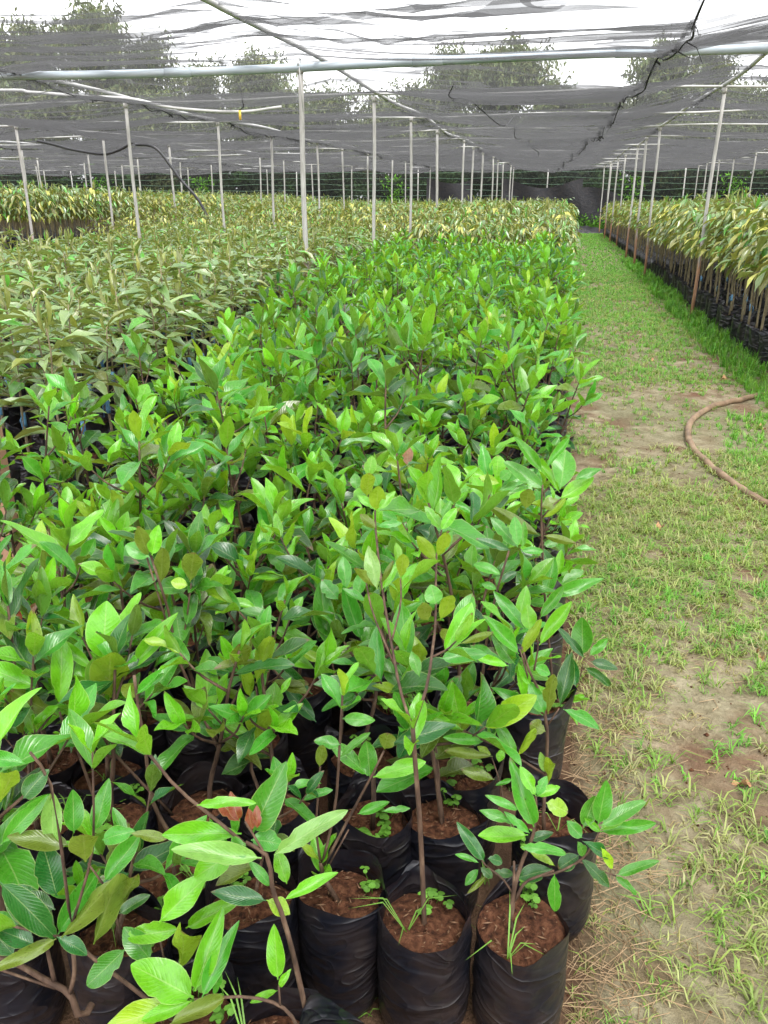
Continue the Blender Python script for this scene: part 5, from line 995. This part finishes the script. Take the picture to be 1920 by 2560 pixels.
tufts(500, 1.15, 2.0, 4.3, 6.6, lambda X, Y: (patch(X + 2, Y) - .3) * 2, lambda X, Y: .10 + 0 * X, 10, green, 1, (.003, .005), (.25, .9))
# grass between the beds on the left
tufts(3600, -12.4, -7.8, 7, 26, lambda X, Y: .8 + 0 * X, lambda X, Y: .16 + 0 * X, 7, green, 1, (.005, .009), (.2, .8))
tufts(900, -2.75, -2.2, 2.6, 6, lambda X, Y: .8 + 0 * X, lambda X, Y: .14 + 0 * X, 8, green + pale[:2], 1, (.003, .005), (.2, .8))
tufts(500, -2.4, .1, .8, 4, lambda X, Y: .5 + 0 * X, lambda X, Y: .08 + 0 * X, 5, green + pale[:2], 1, (.002, .004), (.2, .8))
tufts(9000, .13, 1.9, 1.0, 4.6, lambda X, Y: .3 + (patch(X + 9, Y + 3) - .3) * 1.6, lambda X, Y: .04 + 0 * X, 6, pale + [(.30, .22, .12), (.36, .29, .17), (.26, .24, .10)], 1.0, (.002, .004), (.75, 1.0))
g = m.build('grass', M['grass']); props(g, 'patchy creeping grass on the path and between the beds', 'grass', kind='stuff')
# straw along the foot of the front bags
n = 900; X = .13 + np.abs(r.normal(0, .11, n)); Y = .95 + r.random(n) ** 1.6 * 1.3; a = r.uniform(0, 6.28, n); L = r.uniform(.03, .11, n)
m = MB()
for x, y, q, l in zip(X, Y, a, L):
    z = float(ground_z(np.array([x]), np.array([y]))[0]) + r.uniform(.001, .014)
    d = np.array([math.cos(q), math.sin(q), r.uniform(-.1, .15)]); s = np.array([-math.sin(q), math.cos(q), 0]) * .0008; p = np.array([x, y, z]); h = np.array([0, 0, .0016])
    m.add([p - s, p + s, p + h, p + d * l - s * .6, p + d * l + s * .6, p + d * l + h], [(0, 1, 4, 3), (1, 2, 5, 4), (2, 0, 3, 5)])
n2_ = 420; X = r.uniform(.3, 1.7, n2_); Y = r.uniform(1.0, 4.5, n2_)
for x, y in zip(X, Y):
    q = r.uniform(0, 6.28); l = r.uniform(.02, .07); z = float(ground_z(np.array([x]), np.array([y]))[0]) + .004
    d = np.array([math.cos(q), math.sin(q), .03]); s = np.array([-math.sin(q), math.cos(q), 0]) * .0012; p = np.array([x, y, z]); h = np.array([0, 0, .0016])
    m.add([p - s, p + s, p + h, p + d * l - s * .6, p + d * l + s * .6, p + d * l + h], [(0, 1, 4, 3), (1, 2, 5, 4), (2, 0, 3, 5)])
props(m.build('straw', M['straw'], smooth=False), 'dry straw scattered beside the front bags', 'straw', kind='stuff')
# small clods of red earth
m = MB()
for k in range(700):
    x, y = r.uniform(.1, 1.7), 1.0 + 5 * r.random() ** 1.4; s = r.uniform(.002, .006) * (1.6 if r.random() < .1 else 1); z = float(ground_z(np.array([x]), np.array([y]))[0])
    o8 = np.array([(1, 0, 0), (-1, 0, 0), (0, 1, 0), (0, -1, 0), (0, 0, 1), (0, 0, -.6)]) * s * r.uniform(.6, 1.3, (6, 3))
    m.add(o8 + [x, y, z + s * .3], None, [(0, 2, 4), (2, 1, 4), (1, 3, 4), (3, 0, 4), (2, 0, 5), (1, 2, 5), (3, 1, 5), (0, 3, 5)])
props(m.build('clods', M['soil'], smooth=False), 'small clods of red earth strewn on the path', 'earth', kind='stuff')
DL = [leaf_grid(600 + k, R7, 4, .9, .8, .9, .35 - .2 * k, .8, .5)[:3] for k in range(3)]
DLm = [mesh('dry_leaf', v, q, None, M['dry_leaf'], uv=u) for v, q, u in DL]
dl = [(.62, 1.98, .055, 'curled dry brown leaf on bare earth, nearest the straw'), (.78, 2.72, .05, 'dry brown leaf lying in the pale grass midway up the path'), (.55, 3.9, .05, 'dark curled leaf near the middle of the path'),
      (1.45, 6.0, .07, 'dry leaf beside the bend of the hose'), (1.55, 7.7, .08, 'pale dry leaf on red earth near the right-hand bags'), (.2, 1.62, .05, 'rusty dry leaf at the foot of the second bag along the path'), (.95, 8.6, .07, 'dry leaf on the bare stripe of the path')]
for k, (x, y, s, lb) in enumerate(dl):
    o = obj('dry_leaf', DLm[k % 3]); z = float(ground_z(np.array([x]), np.array([y]))[0]); a = rnd.uniform(0, 6.28)
    mm = frame(np.array([x, y, z + .006]), (math.cos(a), math.sin(a), .05), (rnd.uniform(-.2, .2), .1, 1), s, s * .5); o.matrix_world = Matrix(mm.tolist()); props(o, lb, 'leaf')
# hose
hp = [(3.4, 7.9), (2.5, 7.55), (1.77, 7.14), (1.48, 6.82), (1.17, 6.42), (.99, 5.97), (.93, 5.43), (.99, 4.87), (1.08, 4.52), (1.2, 4.3), (1.6, 3.85), (2.3, 3.3)]
hp = spline([(x, y, .03) for x, y in hp], 110); hp[:, 2] = ground_z(hp[:, 0], hp[:, 1]) + .019
m = MB(); m.tube(hp, .022, .022, 14); props(m.build('garden_hose', M['hose']), 'thick brown hose curving over the grass at the right', 'hose')
# wooden post cut by the left edge
e = empty('wooden_post', (-1.93, 2.42, 0)); props(e, 'reddish wooden post cut by the left edge of the picture', 'post')
m = MB(); m.box((-.035, -.03, -.1), (.035, .03, .93)); m.box((-.03, -.025, .93), (.03, .025, .935)); m.build('shaft', M['wood'], e, smooth=False)
print('objects', len(bpy.data.objects))
